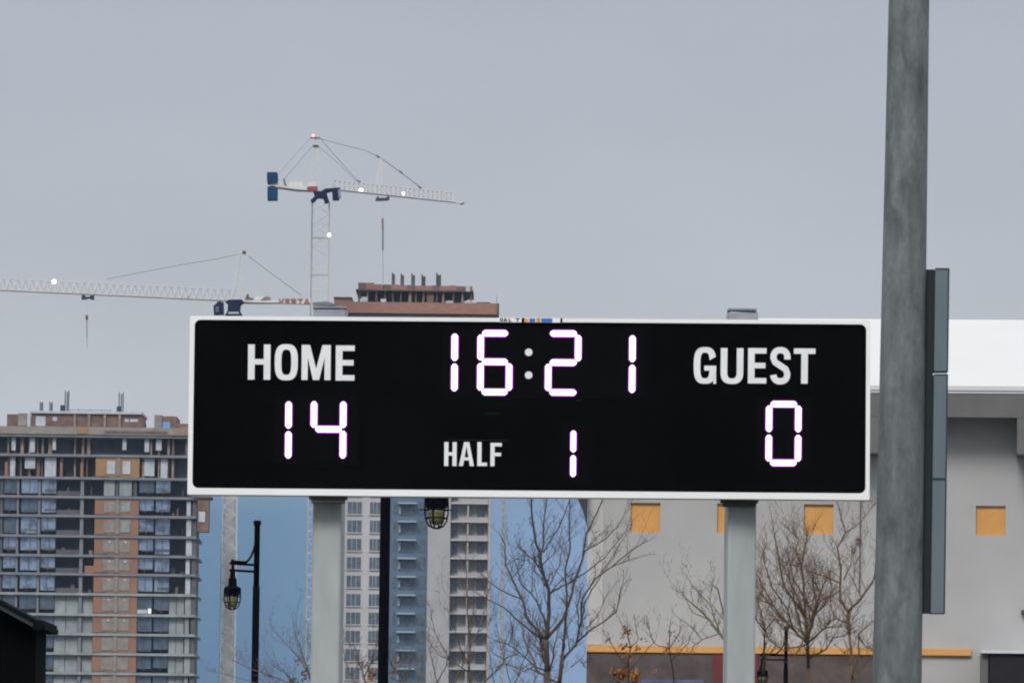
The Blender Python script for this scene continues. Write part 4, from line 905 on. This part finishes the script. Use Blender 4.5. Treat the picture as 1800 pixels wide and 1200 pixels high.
tree('bare_tree', 'small mossy green branched tree half hidden behind right scoreboard post', 'tree', 92, [
    (Z7((400, 1120), (380, 985)), 4, 3.2), (Z7((380, 985), (300, 890), (240, 810), (190, 760), (110, 690)), 3.2, 1.4), (Z7((300, 890), (250, 730), (150, 610), (110, 560)), 1.5, .6),
    (Z7((380, 985), (330, 800), (290, 620), (265, 600)), 1.9, .7), (Z7((240, 810), (130, 760), (70, 640)), 1.0, .5), (Z7((320, 800), (240, 700), (250, 620)), 1.0, .5),
    (Z7((300, 890), (190, 930), (120, 850), (40, 790)), 1.0, .5), (Z7((190, 930), (130, 980), (125, 1010)), 1.1, .6)],
    (1292, 5), 'bark_moss', 'twig_mauve', 23, .6, .7, .5, 'bud')
tree('leafy_sapling', 'sapling with curled orange brown leaves before the hall trim', 'sapling', 70, [
    ([(1106, 1215), (1104, 1170), (1108, 1140), (1104, 1115)], 1.6, .8), ([(1108, 1140), (1122, 1122), (1116, 1095)], .9, .5), ([(1106, 1170), (1085, 1150), (1068, 1120)], .9, .5),
    ([(1104, 1115), (1090, 1090), (1082, 1075)], .8, .4), ([(1106, 1180), (1130, 1150), (1150, 1128), (1138, 1100)], .9, .4)],
    (1108, 2), 'bark_tan', 'twig', 31, .45, .6, .4, 'leaf_or',
    [(1101, 1110, 9, 34, 8, 'leaf_or'), (1098, 1136, 7, 16, 8, 'leaf_or'), (1120, 1138, 5, 10, 7, 'leaf_or'), (1104, 1152, 9, 18, 9, 'leaf_or2'), (1077, 1176, 5, 9, 8, 'leaf_or'), (1092, 1184, 13, 46, 11, 'leaf_or'), (1113, 1184, 9, 30, 10, 'leaf_or2'), (1117, 1194, 9, 26, 10, 'leaf_or'), (1071, 1122, 6, 12, 6, 'leaf_mauve')])
tree('leafy_sapling', 'thin sapling with sparse mauve brown leaves left of right scoreboard post', 'sapling', 73, [
    ([(1185, 1215), (1183, 1180), (1176, 1140), (1177, 1105)], 1.4, .7), ([(1176, 1140), (1194, 1112), (1196, 1100)], .9, .5), ([(1176, 1140), (1150, 1130), (1140, 1105)], .8, .4), ([(1180, 1160), (1210, 1130), (1216, 1112)], .8, .4)],
    (1186, 2), 'bark', 'twig_mauve', 32, .5, .6, .4, 'leaf_mauve',
    [(1180, 1112, 8, 10, 7, 'leaf_mauve'), (1188, 1122, 7, 9, 6, 'leaf_mauve'), (1170, 1140, 6, 12, 7, 'leaf_or2'), (1151, 1178, 4, 8, 6, 'leaf_or2'), (1134, 1122, 4, 5, 6, 'leaf_mauve')])
tree('bare_shrub', 'mauve twiggy bare shrub left of left scoreboard post', 'shrub', 80, [
    ([(555, 1230), (545, 1190), (532, 1165), (515, 1145), (500, 1128)], 1.6, .5), ([(545, 1190), (535, 1160), (528, 1135), (520, 1115)], 1.2, .5), ([(555, 1230), (520, 1205), (490, 1192), (470, 1188)], 1.4, .5),
    ([(520, 1205), (500, 1180), (486, 1174)], 1.0, .4), ([(490, 1192), (478, 1205), (466, 1190)], .9, .4), ([(548, 1200), (550, 1160), (544, 1120)], 1.2, .5), ([(490, 1192), (440, 1175), (410, 1160)], 1.0, .4), ([(520, 1205), (450, 1200), (380, 1180)], 1.0, .4)],
    (556, 3), 'twig_mauve', 'twig_mauve', 33, 1.3, .8, .3, 'leaf_mauve', [(536, 1187, 10, 18, 9, 'leaf_mauve'), (517, 1196, 9, 16, 9, 'leaf_mauve'), (520, 1165, 8, 8, 6, 'leaf_mauve')])
tree('leafy_shrub', 'shrub with grey twigs and orange leaves between left scoreboard post and black lamp post', 'shrub', 78, [
    ([(645, 1230), (640, 1190), (630, 1160), (622, 1130)], 1.8, .7), ([(640, 1190), (652, 1165), (660, 1140)], 1.3, .6), ([(645, 1230), (618, 1190), (606, 1160), (603, 1130)], 1.6, .6), ([(618, 1190), (630, 1165), (618, 1140)], 1.0, .5), ([(652, 1165), (664, 1155), (667, 1130)], 1.0, .5)],
    (644, 3), 'bark_grey', 'twig_tan', 34, 1.1, .55, .4, 'twig_tan', [(654, 1180, 9, 22, 8, 'leaf_or'), (646, 1166, 6, 10, 6, 'leaf_mauve'), (650, 1196, 8, 16, 8, 'leaf_or2'), (636, 1168, 9, 14, 6, 'leaf_mauve')])
tree('leafy_shrub', 'low twiggy shrub with orange tips right of the black lamp post', 'shrub', 82, [
    ([(715, 1240), (705, 1205), (698, 1180), (695, 1160)], 1.4, .6), ([(705, 1205), (718, 1185), (724, 1165)], 1.1, .5), ([(715, 1240), (735, 1200), (742, 1170)], 1.2, .5), ([(698, 1180), (688, 1170), (684, 1150)], .9, .4)],
    (716, 3), 'bark_grey', 'twig_mauve', 35, 1.0, .6, .4, 'twig_tan', [(697, 1172, 5, 9, 6, 'leaf_or2'), (690, 1182, 5, 8, 6, 'leaf_or')])
tree('bare_tree', 'thin straight bare tree in front of the tower balconies', 'tree', 95, [
    (([826, 1230][0:2] and [(826, 1235), (825, 1180)]), 2.2, 1.9), ([(825, 1180), (825, 1120), (821, 1070), (820, 1010), (819, 960)], 1.7, .5), ([(825, 1140), (840, 1110), (850, 1080), (856, 1040)], 1.2, .5), ([(825, 1120), (832, 1090), (834, 1060)], .9, .4),
    ([(825, 1170), (806, 1130), (796, 1090), (792, 1050)], 1.1, .4), ([(825, 1180), (790, 1160), (764, 1110), (758, 1080)], 1.2, .4), ([(790, 1160), (770, 1150), (750, 1120)], .9, .4), ([(840, 1110), (858, 1100), (868, 1070)], .9, .4)],
    (827, 3), 'bark_grey', 'twig_tan', 36, .9, .8, .5, 'bud')
tree('bare_shrub', 'mauve bare shrub with many fine twigs at the forked grey tree foot', 'shrub', 79, [
    ([(905, 1260), (900, 1210), (890, 1170), (878, 1130), (872, 1090)], 1.4, .4), ([(900, 1210), (915, 1175), (928, 1140), (930, 1110)], 1.2, .4), ([(905, 1260), (930, 1215), (948, 1180), (956, 1150)], 1.3, .5),
    ([(890, 1170), (905, 1145), (900, 1110)], 1.0, .4), ([(905, 1260), (880, 1220), (866, 1190), (862, 1160)], 1.2, .4), ([(915, 1175), (938, 1165), (950, 1130)], .9, .4), ([(930, 1215), (960, 1205), (985, 1185)], 1.1, .4), ([(930, 1215), (915, 1190), (905, 1180)], .9, .4)],
    (906, 3), 'twig_mauve', 'twig_mauve', 38, 1.1, .8, .35, 'leaf_mauve')
tree('bare_shrub', 'low tangle of pale bare twigs at foot of balcony tower', 'shrub', 80, [
    ([(775, 1250), (768, 1200), (760, 1160), (752, 1130)], 1.5, .5), ([(768, 1200), (785, 1170), (792, 1140)], 1.1, .5), ([(775, 1250), (745, 1205), (735, 1175)], 1.2, .5), ([(775, 1250), (800, 1205), (812, 1170)], 1.2, .5), ([(775, 1250), (850, 1200), (885, 1165), (890, 1120)], 1.3, .5), ([(850, 1200), (870, 1180), (905, 1140)], 1.0, .5)],
    (776, 3), 'bark_grey', 'twig_mauve', 37, 1.0, .8, .4, 'bud')
